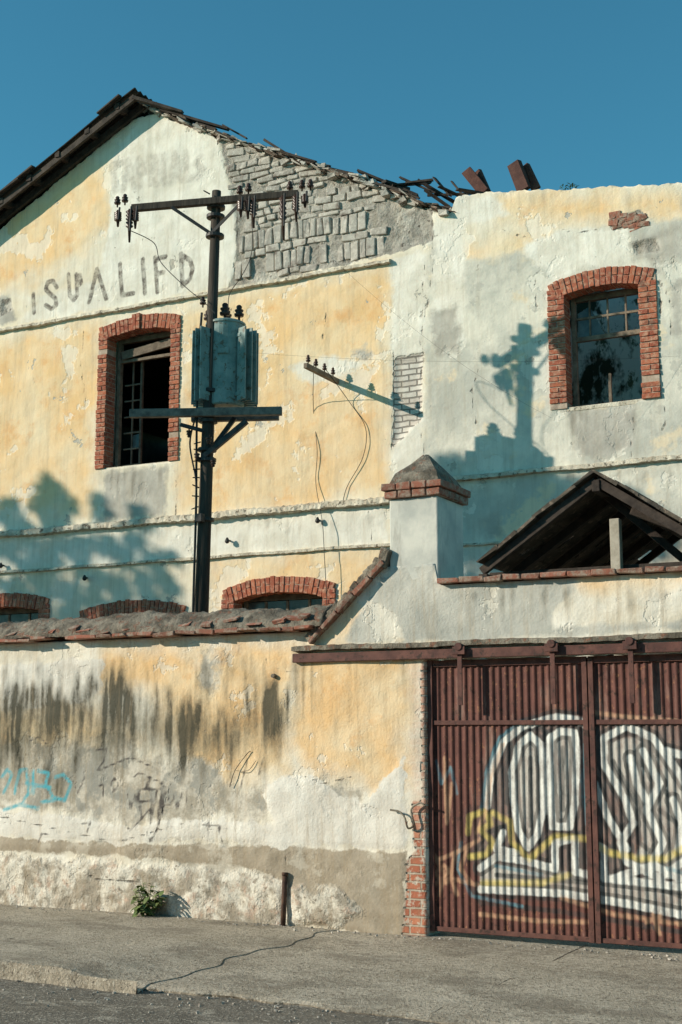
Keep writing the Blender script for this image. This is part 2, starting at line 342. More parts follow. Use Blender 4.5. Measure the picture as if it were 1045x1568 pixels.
whtP=[[(-200,835),(0,816),(155,804),(335,791),(590,766),(597,834),(335,853),(0,876),(-200,893)],[(175,235),(222,170),(333,205),(345,262),(362,330),(362,400),(350,440),(272,452),(30,497),(62,455),(150,430),(170,330)],[(601,395),(657,385),(647,690),(600,760)],[(665,330),(712,330),(712,520),(660,540)],[(800,372),(860,354),(960,348),(975,395),(900,408),(850,430),(810,400)],[(440,560),(520,545),(560,560),(480,590)],[(690,300),(760,296),(780,330),(700,345)]]
rgtP=[[(655,335),(690,395),(750,400),(850,362),(1045,335),(1300,310),(1300,1100),(600,1100),(650,690)]]
gryP=[[(160,722),(255,712),(255,790),(160,800)],[(-60,470),(12,455),(24,490),(-60,520)],[(868,630),(972,615),(970,680),(930,705),(890,700)],[(540,540),(560,530),(566,546),(548,552)],[(965,375),(1010,350),(1045,340),(1045,395),(1000,405),(975,395)],[(1030,430),(1045,430),(1045,520),(1030,510)],[(660,480),(700,470),(705,540),(670,540)],[(740,790),(765,785),(765,820),(742,825)]]
stnP=[[(333,205),(348,270),(360,330),(362,400),(350,443),(440,425),(600,388),(662,368),(662,318),(600,290),(480,250)],[(934,338),(980,322),(992,330),(985,346),(960,350),(938,352)],[(966,372),(1008,362),(1012,385),(975,392)],[(0,460),(16,455),(20,478),(0,484)]]
bkwP=[[(605,548),(648,540),(646,640),(602,685)]]
letL=[[(51,450),(52,479)],[(87,440),(81,430),(73,432),(70,443),(77,450),(85,457),(87,467),(79,473),(70,467)],[(105,420),(107,452),(113,460),(119,452),(117,420)],[(123,421),(125,434)],[(137,463),(149,412),(163,458)],[(184,404),(187,452),(204,449)],[(219,397),(222,449)],[(238,394),(241,447)],[(238,397),(254,393)],[(240,419),(251,417)],[(277,388),(280,438)],[(278,390),(291,398),(295,412),(291,428),(281,436)]]
ghoL=[[(172,252),(178,292)],[(172,252),(186,250)],[(190,290),(196,246),(206,286)],[(214,286),(212,244),(226,262),(213,266)],[(232,282),(230,240)],[(240,282),(238,240),(252,280),(250,238)],[(262,280),(268,236),(278,276)],[(286,274),(284,234)],[(286,274),(298,272)],[(306,240),(300,250),(312,262),(304,272)]]
crkL=[[(333,212),(338,240),(350,272),(362,300),(363,350),(360,400),(350,444)],[(652,392),(648,440),(652,480),(644,520),(650,550),(640,580)],[(662,325),(664,400),(655,470)],[(601,520),(604,560),(600,690)],[(860,350),(880,357),(935,350)],[(1000,395),(1012,440),(1010,600)],[(645,560),(640,640),(652,700)],[(770,352),(800,362),(845,352)],[(970,640),(966,690),(975,720)],[(828,400),(818,440),(824,480)],[(1012,430),(1030,470),(1026,520)],[(1010,600),(1022,640),(1015,660)],[(560,770),(572,800),(568,830)],[(130,500),(124,560),(132,620)],[(268,720),(272,760),(268,800)],[(500,480),(494,520)],[(735,560),(722,600),(730,650)],[(350,470),(372,490)]]
FD=[]
def addd(cv,pxa,pxb,py,n,L,w_,a,Dl):
    for k in range(n):
        px=rr(pxa,pxb); t=cv(px,py+rr(-6,10)); Dl.append((t[0],t[1],rr(*L),rr(*w_),rr(*a)))
addd(fx,160,258,722,14,(.2,.6),(.02,.06),(.5,1.1),FD); addd(fx,870,975,628,14,(.2,.6),(.02,.06),(.4,1.0),FD)
addd(fx,-200,590,790,40,(.1,.35),(.02,.08),(.3,.8),FD)
addd(fx,700,1200,292,30,(.2,.8),(.02,.07),(.2,.6),FD); addd(fx,700,1045,725,20,(.1,.3),(.02,.06),(.3,.7),FD)
for q in ((590,600),(585,520),(470,440),(300,500)): t=fx(*q); FD.append((t[0],t[1],.7,.04,.5))
masks={'yel':lambda P:polys(P,fx,yelP),'wht':lambda P:polys(P,fx,whtP),'rgt':lambda P:polys(P,fx,rgtP),'gry':lambda P:polys(P,fx,gryP),'stn':lambda P:polys(P,fx,stnP),'bkw':lambda P:polys(P,fx,bkwP),
 'let':lambda P:lines(P,fx,letL,.042),'gho':lambda P:lines(P,fx,ghoL,.060),'crk':lambda P:lines(P,fx,crkL,.007),'drp':lambda P:drips(P,FD)}
XL=fx(-420,700)[0]; XR=fx(1250,700)[0]
def vnoise(P,s,seed=0):
    a=P[:,0]*s+seed*3.1; b=P[:,1]*s+seed*1.7
    return (np.sin(a*1.3+np.sin(b*1.7))*np.cos(b*1.1+np.sin(a*.9))+.5*np.sin(a*3.1+1.3*np.cos(b*2.3))*np.cos(b*2.9+a))
def relF(P,A): 
    return .028*np.clip(A['stn']/.05,0,1)+.03*np.clip(A['bkw']/.05,0,1)+.008*vnoise(P,1.2)+.005*vnoise(P,5)+np.clip(A['stn']/.05,0,1)*.012*vnoise(P,16,2)
grid_wall("facade_wall",YF,XL,XR,0,12.5,.042,holes,pf,masks,MF,fac,.42,relF)
sb=MB()
pp=[fx(*q) for q in stnP[0]]; sx0=min(p[0] for p in pp); sx1=max(p[0] for p in pp); sz0=min(p[1] for p in pp); sz1=max(p[1] for p in pp)
zz=sz0; kk=0
while zz<sz1:
    soldier=kk in(1,3); h=.30 if soldier else rr(.09,.14); x=sx0
    while x<sx1:
        w_=rr(.10,.17) if soldier else rr(.15,.38)
        zo=.05*math.sin(x*1.1)+.02*math.sin(x*3.7)
        c_=np.array([[x+w_/2,zz+h/2+zo]]); hole=math.sin(x*2.1+zz*1.3)+math.sin(x*.9-zz*2.7+1)+math.sin(x*4.3+zz*3.9)*.5
        if poly_sdf(c_,pp)[0]>.08 and R()>.10 and hole<.75:
            sb.box((x+w_/2,YF+.026+rr(-.012,.012),zz+h/2+zo+rr(-.012,.012)),(w_-rr(.012,.04),.06,h-rr(.012,.035)),Matrix.Rotation(rr(-.07,.07),3,'Y')@Matrix.Rotation(rr(-.06,.06),3,'Z'),.014)
        x+=w_
    zz+=h; kk+=1
sb.obj("exposed_masonry_courses",MSTN,fac,.014)
zA=np.mean([fx(p,q)[1] for p,q in((40,500),(355,447),(598,400))]); zB=np.mean([fx(p,q)[1] for p,q in((335,792),(590,767),(160,806))])
zC=np.mean([fx(p,q)[1] for p,q in((0,876),(335,853),(590,835))]); zD=np.mean([fx(p,q)[1] for p,q in((720,727),(1045,705))])
def rough_strip(name,x0,x1,prof_pts,mat,par,amp=.008,step=.05):
    n=max(2,int((x1-x0)/step)); vs=[];fs=[];m=len(prof_pts)
    for i in range(n+1):
        x=x0+(x1-x0)*i/n
        for (y,z) in prof_pts: vs.append((x,y+rr(-amp,amp),z+rr(-amp,amp)+.006*math.sin(x*4)))
    for i in range(n):
        for k in range(m-1): fs.append((i*m+k,(i+1)*m+k,(i+1)*m+k+1,i*m+k+1))
    fs.append(tuple(range(m))); fs.append(tuple(n*m+k for k in range(m))[::-1])
    return mkobj(name,vs,fs,mat,par)
xe=fx(600,600)[0]; x60=fx(600,780)[0]
rough_strip("sign_band_ledge",XL,xe,[(YF+.05,zA+.06),(YF-.055,zA+.035),(YF-.07,zA-.015),(YF+.05,zA-.035)],MPL,fac,.007)
rough_strip("string_course",XL,x60,[(YF+.05,zB+.10),(YF-.09,zB+.04),(YF-.105,zB-.035),(YF+.05,zB-.06)],MPL,fac,.011)
rough_strip("lower_string_course",XL,x60,[(YF+.05,zC+.04),(YF-.055,zC+.015),(YF-.055,zC-.02),(YF+.05,zC-.03)],MPL,fac,.005)
rough_strip("right_string_course",fx(690,730)[0],XR,[(YF+.05,zD+.06),(YF-.065,zD+.02),(YF-.07,zD-.03),(YF+.05,zD-.04)],MPL,fac,.006)
zE=fx(820,826)[1]
rough_strip("right_lower_course",fx(690,830)[0],XR,[(YF+.05,zE+.03),(YF-.035,zE+.01),(YF-.035,zE-.02),(YF+.05,zE-.02)],MPL,fac,.005)
def brick_window(i,x0,x1,zb,zt,bw,at,rise,st):
    p=empty("arched_window" if i==0 else "arched_window.%03d"%i,((x0+x1)/2,YF,zb)); parent(p,fac)
    b=MB(); mo=MB(); y0=YF-.03; y1=YF+.22; pitch=.077
    xi0=x0+bw; xi1=x1-bw
    n=int((zt-rise-at*.2-zb)/pitch)
    for side in (0,1):
        a,c=(x0,xi0) if side==0 else (xi1,x1)
        for k in range(n):
            z=zb+k*pitch
            if R()<.03: continue
            j=rr(-.008,.008)
            if k%2==0: b.bb(a+.004+j,c-.002,y0-rr(-.006,.008),y1,z+.006,z+pitch-.007,.004)
            else:
                mid=(a+c)/2+ .01; b.bb(a+.004+j,mid-.006,y0-rr(-.006,.008),y1,z+.006,z+pitch-.007,.004); b.bb(mid+.006,c-.002,y0-rr(0,.008),y1,z+.006,z+pitch-.006,.004)
        mo.bb(a+.008,c-.008,YF-.016,y1-.01,zb,zb+n*pitch)
    hw=(x1-x0)/2; cx=(x0+x1)/2; Rr=(hw*hw+rise*rise)/(2*rise); cz=zt-Rr; a0=math.asin(hw/Rr)
    nv=int(2*hw/.082); rin=Rr-at
    vs=[];fs=[]; M=24
    for k in range(M+1):
        a=-a0+2*a0*k/M
        for r in (rin+.012,Rr-.01):
            for y in (YF-.016,y1-.01): vs.append((cx+r*math.sin(a)*(.985),y,cz+r*math.cos(a)))
    for k in range(M):
        q=k*4; fs+= [(q,q+4,q+6,q+2),(q+1,q+3,q+7,q+5),(q,q+1,q+5,q+4),(q+2,q+6,q+7,q+3)]
    fs+=[(0,2,3,1),(M*4,M*4+1,M*4+3,M*4+2)]
    mo.add(vs,fs)
    for k in range(nv):
        a1=-a0+2*a0*(k+.08)/nv; a2=-a0+2*a0*(k+.92)/nv; ri=rin+rr(-.008,.010); ro=Rr+rr(-.016,.006); yy=y0-rr(-.006,.01)
        if st=='A' and k in (nv//2-1,nv//2): yy-=.03; ro+=.03
        rm_=ri+(ro-ri)*(.5 if k%2 else .98); parts=((ri,rm_-.005),(rm_+.005,ro)) if k%2 else ((ri,ro),)
        for (ra,rb_) in parts:
            vs=[]
            for y in (yy,y1):
                for (r,a) in ((ra,a1),(ra,a2),(rb_,a2),(rb_,a1)): vs.append((cx+r*math.sin(a),y+rr(-.003,.003),cz+r*math.cos(a)))
            b.add(vs,[(0,1,2,3),(7,6,5,4),(0,4,5,1),(1,5,6,2),(2,6,7,3),(3,7,4,0)])
    b.obj("brick_surround",MBK,p,.006); mo.obj("mortar",MMO,p)
    s=MB()
    if st!='C': s.bb(xi0-.02,xi1+.02,YF+.0,YF+.30,zb-.05,zb+.012,.006); s.obj("sill",MPL,p,.01)
    f=MB(); yf=YF+.26; zi=zt-at
    f.bb(xi0,xi0+.06,yf,yf+.08,zb,zi); f.bb(xi1-.06,xi1,yf,yf+.08,zb,zi); f.bb(xi0+.06,xi1-.06,yf,yf+.08,zi-.09,zi+.0)
    gl=MB(); H=zi-zb; Wd=xi1-xi0
    if st=='A':
        f.bb(xi0+.06,xi1-.06,yf+.005,yf+.07,zi-.42,zi-.37)
        xm=xi0+.07
        for k in range(6): f.bb(xm,xm+.34,yf+.12,yf+.15,zb+.1+k*.27,zb+.125+k*.27)
        f.bb(xm+.32,xm+.36,yf+.11,yf+.16,zb,zi-.4); f.bb(xm+.15,xm+.175,yf+.122,yf+.15,zb,zi-.4)
        f.beam((xi0+.1,yf-.02,zi-.30),(xi1-.15,yf-.04,zi-.20),.03,.14,.01)
        gl.add([(xm+.18,yf+.13,zb+.40),(xm+.31,yf+.13,zb+.40),(xm+.31,yf+.13,zb+.62),(xm+.18,yf+.13,zb+.60)],[(0,1,2,3)])
    if st=='B':
        f.bb(xi0+.06,xi1-.06,yf+.005,yf+.07,zb+H*.60,zb+H*.64)
        for k in (1,2,3): 
            x=xi0+Wd*k/4; f.bb(x-.012,x+.012,yf+.02,yf+.05,zb+H*.64,zi-.09)
        f.bb(xi0+.06,xi1-.06,yf+.021,yf+.049,zb+H*.79,zb+H*.81)
        f.bb(xi0+Wd*.5-.02,xi0+Wd*.5+.02,yf+.02,yf+.06,zb+.0,zb+H*.3)
        gl.add([(xi0+.08,yf+.04,zb+H*.64),(xi0+Wd*.45,yf+.04,zb+H*.64),(xi0+Wd*.25,yf+.04,zb+H*.9),(xi0+.08,yf+.04,zb+H*.85)],[(0,1,2,3)])
    if st=='C':
        for k in (1,2,3):
            x=xi0+Wd*k/4; f.bb(x-.02,x+.02,yf+.01,yf+.05,zb,zi-.1)
        f.bb(xi0+.06,xi1-.06,yf+.011,yf+.049,zi-.38,zi-.35)
        gl.bb(xi0+.06,xi1-.06,yf+.03,yf+.034,zb,zi-.1)
    f.obj("timber_frame",MWD,p,.003)
    if gl.v: gl.obj("glass_panes",MGL,p)
for i,wn in enumerate(WIN): brick_window(i,*wn)
b=MB(); zr=fx(1045,281)[1]; xpt=fx(655,500)[0]; xL2=fx(-190,700)[0]
b.bb(XL,XL+.35,YF+.43,YF+9,0,fx(-420,690)[1]-.05)
b.bb(XR-.35,XR,YF+.43,YF+9,0,zr-.3)
b.bb(XL+.36,XR-.36,YF+9,YF+9.3,0,zr-.4)
b.bb(XL+.36,XR-.36,YF+.43,YF+8.99,zC-.15,zC+.05)
b.bb(xL2,xL2+.2,YF+.43,YF+8.98,zC+.06,zA+.09)
b.bb(xL2,xpt,YF+.43,YF+8.99,zA+.1,zA+.3)
b.bb(xpt,xpt+.3,YF+.43,YF+8.99,zC+.06,zr-.5)
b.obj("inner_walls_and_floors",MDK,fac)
b=MB(); b.bb(xpt+.31,XR-.37,YF+1.9,YF+2.05,zC+.06,zr-.35); b.obj("peeling_inner_partition",MIN,fac)
pk=np.array(fx(216,158)); ev=np.array(fx(-420,672)); 
def slope_sheet(name,a,c,ya,yb,dz,mat,amp=.02,per=.15,thick=.015):
    vs=[];fs=[]; ys=np.arange(ya,yb,per/4); K=14
    for k in range(K+1):
        for j,y in enumerate(ys):
            t=k/K; x=a[0]+(c[0]-a[0])*t; z=a[1]+(c[1]-a[1])*t+dz+amp*math.sin(2*math.pi*j/4)+.012*math.sin(t*37+math.floor(y*1.1)*2)
            vs.append((x,y,z))
    n=len(ys)
    for k in range(K):
        for j in range(n-1): fs.append((k*n+j,k*n+j+1,(k+1)*n+j+1,(k+1)*n+j))
    o=mkobj(name,vs,fs,mat,fac); m=o.modifiers.new('s','SOLIDIFY'); m.thickness=thick; return o
slope_sheet("corrugated_roof_sheet",pk+np.array([.12,.04]),ev,YF-.36,YF+9.2,.06,MRF)
b=MB()
dirv=(ev-pk); 
for k in range(16):
    t=(k+.4)/16; q=pk+dirv*t; b.bb(q[0]-.05,q[0]+.05,YF-.34,YF+.6,q[1]-.08,q[1]+.03,.008)
b.beam((pk[0]+.1,YF-.30,pk[1]-.05),(ev[0],YF-.30,ev[1]-.05),.05,.10); b.beam((pk[0]+.1,YF-.05,pk[1]-.09),(ev[0],YF-.05,ev[1]-.09),.06,.12)
for k in range(14):
    t=R()*.95; q=pk+dirv*t; L=rr(.3,.8); d=dirv/np.hypot(*dirv)
    b.beam((q[0],YF-.37-rr(0,.03),q[1]+.06+rr(-.01,.02)),(q[0]+d[0]*L,YF-.37,q[1]+d[1]*L+.06+rr(-.01,.03)),.09,.03,.006)
b.obj("purlins_and_rake_board",MWDD,fac)
rpts=[(215,152),(240,166),(335,205),(400,226),(480,252),(560,277),(600,292),(655,314),(692,320)]
rp=[np.array(fx(*q)) for q in rpts]
seg=[np.hypot(*(rp[i+1]-rp[i])) for i in range(len(rp)-1)]; tot=sum(seg)
def along(s):
    for i,L in enumerate(seg):
        if s<=L: 
            d=(rp[i+1]-rp[i])/L; return rp[i]+d*s,d
        s-=L
    return rp[-1],(rp[-1]-rp[-2])/seg[-1]
t=MB(); rb=MB(); wd=MB()
for k in range(520):
    s=R()*tot; q,d=along(s); ang=math.atan2(d[1],d[0])
    rot=Matrix.Rotation(-ang+rr(-.2,.2),3,'Y')@Matrix.Rotation(rr(-.3,.3),3,'Z')@Matrix.Rotation(rr(-.15,.15),3,'X')
    (t if R()<.5 else rb).box((q[0],YF+rr(-.07,.5),q[1]+rr(-.07,.03)),(rr(.08,.28),rr(.1,.2),rr(.014,.03)),rot,.012)
for k in range(150):
    s=R()*tot; q,d=along(s); rb.box((q[0],YF+rr(-.02,.4),q[1]+rr(-.12,.02)),(rr(.06,.16),rr(.08,.18),rr(.04,.09)),Matrix.Rotation(rr(-.6,.6),3,'Y'),.02)
t.obj("broken_roof_tiles",MTD,fac); rb.obj("gable_rubble",MSTN,fac)
for k in range(24):
    s=R()*tot; q,d=along(s); L=rr(.3,.9); o=rr(-.02,.08); y=YF+rr(-.1,.3); k2=rr(-.05,.06)
    wd.beam((q[0],y,q[1]+.01+o*.3),(q[0]+d[0]*L,y,q[1]+d[1]*L+.02+k2),.05,.03,.006)
def plank(a,c,w,h,ya=.2,yb=.2,m=wd): m.beam(U(a[0],a[1],YF+ya),U(c[0],c[1],YF+yb),w,h,.006)
plank((205,150),(280,172),.10,.05,-.3,-.1); plank((246,168),(350,198),.08,.04,-.1,.1)
plank((342,192),(378,212),.06,.03); plank((405,214),(440,236),.05,.03); plank((548,262),(640,300),.10,.03,.0,.2)
for a,c in(((560,268),(600,283)),((588,278),(625,290)),((614,272),(668,296)),((622,280),(664,276)),((640,276),(700,312)),((650,290),(690,318)),((672,285),(712,304)),((692,278),(712,302)),((655,300),(735,296)),((600,284),(660,280)),((700,290),(740,297)),((665,272),(690,300))):
    plank(a,c,rr(.04,.12),rr(.02,.04),rr(.0,.3),rr(.1,.5))
wd.obj("broken_roof_battens",MWDD,fac)
rd=MB(); 
rd.beam(U(714,262,YF+.5),U(742,296,YF+.5),.08,.16,.01); rd.beam(U(732,262,YF+.65),U(748,294,YF+.6),.06,.08,.01)
rd.beam(U(787,250,YF+.5),U(803,292,YF+.5),.10,.20,.01,.2); rd.beam(U(804,254,YF+.62),U(822,290,YF+.6),.06,.13,.01)
rd.obj("upright_roof_planks",MRP,fac,.006)
slope_sheet("collapsed_roof_slope",pk,np.array(fx(640,330)),YF+.55,YF+9,-.15,MRF,.02,.2)
b=MB()
for k in range(26):
    p=U(rr(936,988),rr(328,350),YF); b.box((p[0],YF+.01,p[2]),(rr(.08,.2),.05,rr(.04,.08)),Matrix.Rotation(rr(-.3,.3),3,'Y'),.012)
b.obj("exposed_stones",MTL,fac,.006)
INS=[(.012,0),(.012,.05),(.045,.05),(.05,.075),(.028,.085),(.042,.10),(.045,.115),(.025,.125),(.03,.15),(.018,.165)]
wb=empty("wall_bracket_with_insulators",tuple(U(515,583,YF))); 
pa=Vector(U(517,584,YF)); pb=pa+Vector((0,-.98,.0))
b=MB(); b.beam(pa+Vector((0,.1,0)),pb,.06,.075,.004)
b.obj("timber_arm",MWD,wb,.005)
b=MB()
for k in (.08,.3,.55,.8): b.lathe(pb+Vector((0,k*1.05,.035)),(0,0,1),[(r*.7,h*.85) for r,h in INS],12)
b.obj("pin_insulators",MCE,wb,0,True)
b=MB()
def wire(pts,Y): return [Vector(U(p[0],p[1],Y)) for p in pts]
def smoothpts(P,n=8):
    out=[]
    for i in range(len(P)-1):
        p0=P[max(i-1,0)];p1=P[i];p2=P[i+1];p3=P[min(i+2,len(P)-1)]
        for k in range(n):
            t=k/n; out.append(.5*((2*p1)+(-p0+p2)*t+(2*p0-5*p1+4*p2-p3)*t*t+(-p0+3*p1-3*p2+p3)*t**3))
    out.append(P[-1]); return out
b.tube(smoothpts([pb+Vector((0,.25,.1))]+wire([(480,620),(486,690),(484,740)],YF-.03)+wire([(494,800),(497,850),(501,930),(500,1000)],YF-.13)),.005)
b.tube(smoothpts([pb+Vector((0,.6,.1))]+wire([(535,615),(560,655),(556,700),(532,745),(524,775)],YF-.03)),.005)
b.obj("hanging_wires",MCB,wb)
b=MB()
for (px,py) in ((490,797),(352,828),(6,866),(134,885)):
    p=Vector(U(px,py,YF)); b.cyl(p+Vector((0,.02,0)),p+Vector((0,-.07,0)),.014,.014); b.lathe(p+Vector((0,-.07,-.05)),(0,0,1),[(.015,0),(.035,.02),(.035,.045),(.012,.09)],10)
b.obj("wall_hooks_and_insulators",MSTD,fac,0,True)
# ================================================================= BOUNDARY WALL
bw=empty("boundary_wall",(-7,YW,0))
gx0=wx(653,1200)[0]; gx1=gx0+4.35; zl=U(850,1004,YW)[2]
px0,px1=wx(597,820)[0],wx(671,820)[0]
zcl=U(200,972,YW)[2]-.04; zcr=U(860,886,YW)[2]
sl0=wx(484,985); sl1=wx(592,868)
XWL=-22; XWR=gx1+1.2
def pw(x):
    q=np.array([(XWL,zcl),(wx(470,980)[0],zcl),(sl0[0],zcl),(sl1[0],sl1[1]),(px0+.01,sl1[1]),(px0+.02,sl1[1]),(px1-.02,sl1[1]),(px1,zcr),(XWR,zcr)])
    return np.interp(x,q[:,0],q[:,1])
wyel=[[(455,1000),(652,985),(652,1010),(625,1020),(618,1100),(600,1220),(520,1200),(470,1170),(440,1120),(452,1060)],[(160,1000),(452,990),(440,1060),(440,1180),(330,1210),(280,1150),(230,1060),(160,1040)],[(480,985),(540,915),(560,940),(530,985)],[(900,895),(940,880),(1045,865),(1045,885),(920,905)],[(0,1100),(120,1080),(200,1130),(120,1150),(0,1150)]]
wgup=[[(530,985),(560,930),(590,875),(597,740),(672,740),(672,885),(1060,858),(1060,962),(640,985)]]
wcrm=[[(845,935),(875,905),(885,884),(1060,866),(1060,950),(850,962)],[(583,930),(612,960),(625,985),(590,975)],[(1000,905),(1060,900),(1060,945),(1020,940)]]
wgry=[[(-200,1120),(0,1130),(110,1125),(200,1145),(330,1185),(400,1212),(420,1250),(300,1262),(0,1238),(-200,1230)],[(300,1010),(340,1010),(335,1060),(310,1060)],[(150,1290),(420,1300),(560,1340),(300,1330)],[(500,1210),(560,1200),(560,1240),(510,1250)]]
wdad=[[(-200,1262),(0,1282),(200,1292),(450,1296),(622,1306),(622,1440),(440,1412),(440,1352),(380,1328),(200,1312),(0,1300),(-200,1290)]]
wwht=[[(-200,1222),(0,1240),(90,1246),(180,1262),(300,1256),(420,1262),(400,1215),(440,1188),(480,1190),(520,1215),(560,1225),(618,1160),(622,1300),(560,1296),(430,1296),(300,1284),(180,1292),(0,1280),(-200,1262)],[(0,1020),(160,1005),(160,1050),(120,1075),(0,1090)]]
wlow=[[(-200,1300),(0,1312),(150,1318),(300,1328),(438,1350),(436,1440),(200,1425),(-200,1390)],[(445,1352),(520,1362),(560,1400),(500,1420),(445,1418)]]
wbrk=[[(624,1318),(650,1290),(657,1440),(618,1440)],[(630,1225),(648,1225),(650,1300),(636,1296)],[(645,1020),(653,1010),(655,1300),(646,1300)]]
wpnk=[[(627,1018),(653,1012),(653,1300),(630,1250)]]
wmld=[[(-200,1050),(0,1060),(100,1060),(200,1065),(330,1080),(450,1075),(450,1120),(330,1180),(200,1160),(60,1170),(-200,1170)],[(60,1180),(110,1150),(120,1230),(60,1240)],[(0,1130),(40,1120),(40,1200),(0,1210)]]
wcrk=[[(405,1000),(410,1020),(448,1030)],[(105,1318),(150,1345),(220,1350)],[(468,1190),(500,1200),(540,1190)],[(0,1250),(180,1290),(300,1256)],[(600,1240),(618,1242),(625,1262)],[(250,1140),(262,1200),(240,1280)],[(440,1300),(440,1420)]]
wteal=[[(2,1190),(10,1178),(18,1186),(12,1200),(4,1214)],[(22,1215),(30,1180),(40,1178),(44,1215),(36,1225)],[(50,1180),(52,1215)],[(58,1180),(75,1184),(70,1200),(85,1225),(65,1228)],[(85,1190),(98,1186),(110,1200),(100,1226),(88,1222)],[(40,1200),(78,1206)],[(6,1240),(30,1232),(60,1238)]]
wtag=[[(212,1205),(218,1255)],[(222,1210),(230,1190),(232,1262),(240,1210),(244,1265),(250,1195),(252,1250)],[(210,1210),(258,1206)],[(205,1190),(215,1183),(250,1200),(262,1230)],[(288,1205),(286,1232)],[(320,1258),(318,1285)],[(335,1262),(340,1290)],[(145,1150),(165,1145),(160,1165),(150,1180),(200,1160),(235,1175)],[(190,1255),(200,1272),(230,1240)],[(205,1225),(262,1232)],[(170,1200),(176,1190),(182,1202),(174,1214),(170,1200)],[(60,1290),(66,1275),(80,1280)],[(126,1262),(140,1258),(134,1275)],[(310,1262),(350,1268)],[(225,1270),(232,1290),(246,1262)],[(195,1215),(200,1240),(208,1215),(214,1242)],[(265,1215),(272,1240),(280,1212)],[(380,1160),(372,1190),(366,1215)],[(405,1160),(396,1190)],[(110,1190),(120,1215),(132,1188)],[(45,1135),(60,1128),(72,1140)],[(150,1205),(160,1200),(158,1220)]]
WDR=[]
def cluster(xc,yc,n,wd_,L,a):
    for k in range(n):
        px=xc+random.gauss(0,wd_); t=wx(px,yc+rr(-22,30)); WDR.append((t[0],t[1],rr(*L),rr(.014,.045),rr(*a)))
cluster(30,1068,18,16,(.3,.8),(.7,1.4)); cluster(85,1060,22,22,(.3,.8),(.6,1.4)); cluster(130,1055,16,18,(.2,.6),(.5,1.2)); cluster(180,1050,22,13,(.4,1.0),(.7,1.4)); cluster(285,1092,20,14,(.3,.7),(.8,1.5)); cluster(240,1070,12,20,(.2,.6),(.5,1.0))
cluster(345,1095,14,18,(.2,.6),(.4,1.1)); cluster(415,1062,22,15,(.4,.8),(.8,1.5)); cluster(455,1010,5,8,(.3,.8),(.4,.8)); cluster(-60,1070,20,50,(.3,.7),(.6,1.3)); cluster(10,1130,16,16,(.2,.6),(.6,1.2)); cluster(85,1165,12,18,(.2,.5),(.5,.9))
cluster(320,1020,6,14,(.3,.6),(.4,.8)); cluster(380,1010,6,14,(.3,.6),(.3,.7)); cluster(560,1012,6,40,(.2,.5),(.2,.5)); cluster(60,1120,30,60,(.2,.6),(.3,.7)); cluster(300,1140,22,70,(.2,.5),(.25,.6)); cluster(270,1200,14,60,(.2,.4),(.2,.5))
for k in range(80):
    t=wx(rr(-100,480),rr(1004,1030)); WDR.append((t[0],t[1],rr(.15,.9),rr(.012,.035),rr(.15,.6)))
for k in range(30):
    t=wx(rr(680,1200),rr(888,900)); WDR.append((t[0],t[1]-.05,rr(.1,.5),rr(.015,.05),rr(.2,.6)))
wm={'yel':lambda P:polys(P,wx,wyel),'gup':lambda P:np.minimum(polys(P,wx,wgup),-polys(P,wx,wcrm)),'gry':lambda P:polys(P,wx,wgry),'dad':lambda P:polys(P,wx,wdad),'wht':lambda P:polys(P,wx,wwht),'low':lambda P:polys(P,wx,wlow),'brk':lambda P:polys(P,wx,wbrk),'pnk':lambda P:polys(P,wx,wpnk),'mld':lambda P:polys(P,wx,wmld),
 'crk':lambda P:lines(P,wx,wcrk,.005),'teal':lambda P:lines(P,wx,wteal,.017),'tag':lambda P:lines(P,wx,wtag,.010),'drp':lambda P:drips(P,WDR)}
def relW(P,A):
    f=np.clip(A['low']/.08,0,1)*-.035 + np.clip(A['dad']/.02,0,1)*-.012+np.clip(A['wht']/.02,0,1)*-.010
    return f+.010*vnoise(P,2)+.004*vnoise(P,9)+np.clip(A['low']/.03,0,1)*.008*vnoise(P,14)
grid_wall("wall",YW,-13.5,XWR,-.05,4.2,.03,[(gx0,gx1,-.05,zl)],pw,wm,MW,bw,.34,relW)
b=MB(); b.bb(XWL,-13.501,YW,YW+.34,-.05,zcl); b.obj("wall_far_part",MPL,bw)
def coping(name,xa,xb,zb0,dep=.09):
    t=MB(); x=xa
    while x<xb:
        L=rr(.12,.30)
        if R()>.10: t.box((x+L/2,YW+.11+rr(-.02,.015),zb0+.03+rr(-.012,.006)),(L-.012,.34+2*dep-.02,rr(.03,.045)),Matrix.Rotation(rr(-.05,.05),3,'Y'),.010)
        x+=L
    t.obj(name+"_tiles",MTL,bw,.008)
xa=-13.5; xb=wx(482,980)[0]
coping("low_coping",xa,xb,zcl)
n=int((xb+.12-xa)/.03); secs=[(-.085,.045),(-.085,.085),(-.05,.13),(.0,.18),(.07,.235),(.16,.265),(.26,.22),(.37,.12),(.39,.045)]
vs=[];fs=[];m=len(secs)
for i in range(n+1):
    x=xa+(xb+.12-xa)*i/n; l=.014*math.sin(x*5.1)+.008*math.sin(x*13+1)+.012*math.sin(x*2.1)+.005*math.sin(x*29)
    for k,(y,z) in enumerate(secs): vs.append((x,YW+y+rr(-.007,.007)+.007*math.sin(x*11+k),zcl+z+(l+rr(-.008,.008))*(1 if 1<k<m-1 else .5)))
for i in range(n):
    for k in range(m-1): fs.append((i*m+k,(i+1)*m+k,(i+1)*m+k+1,i*m+k+1))
fs+=[tuple(range(m)),tuple(n*m+k for k in range(m))[::-1]]
mkobj("mossy_mortar_coping",vs,fs,MCAP,bw,True)
t=MB(); x=xa
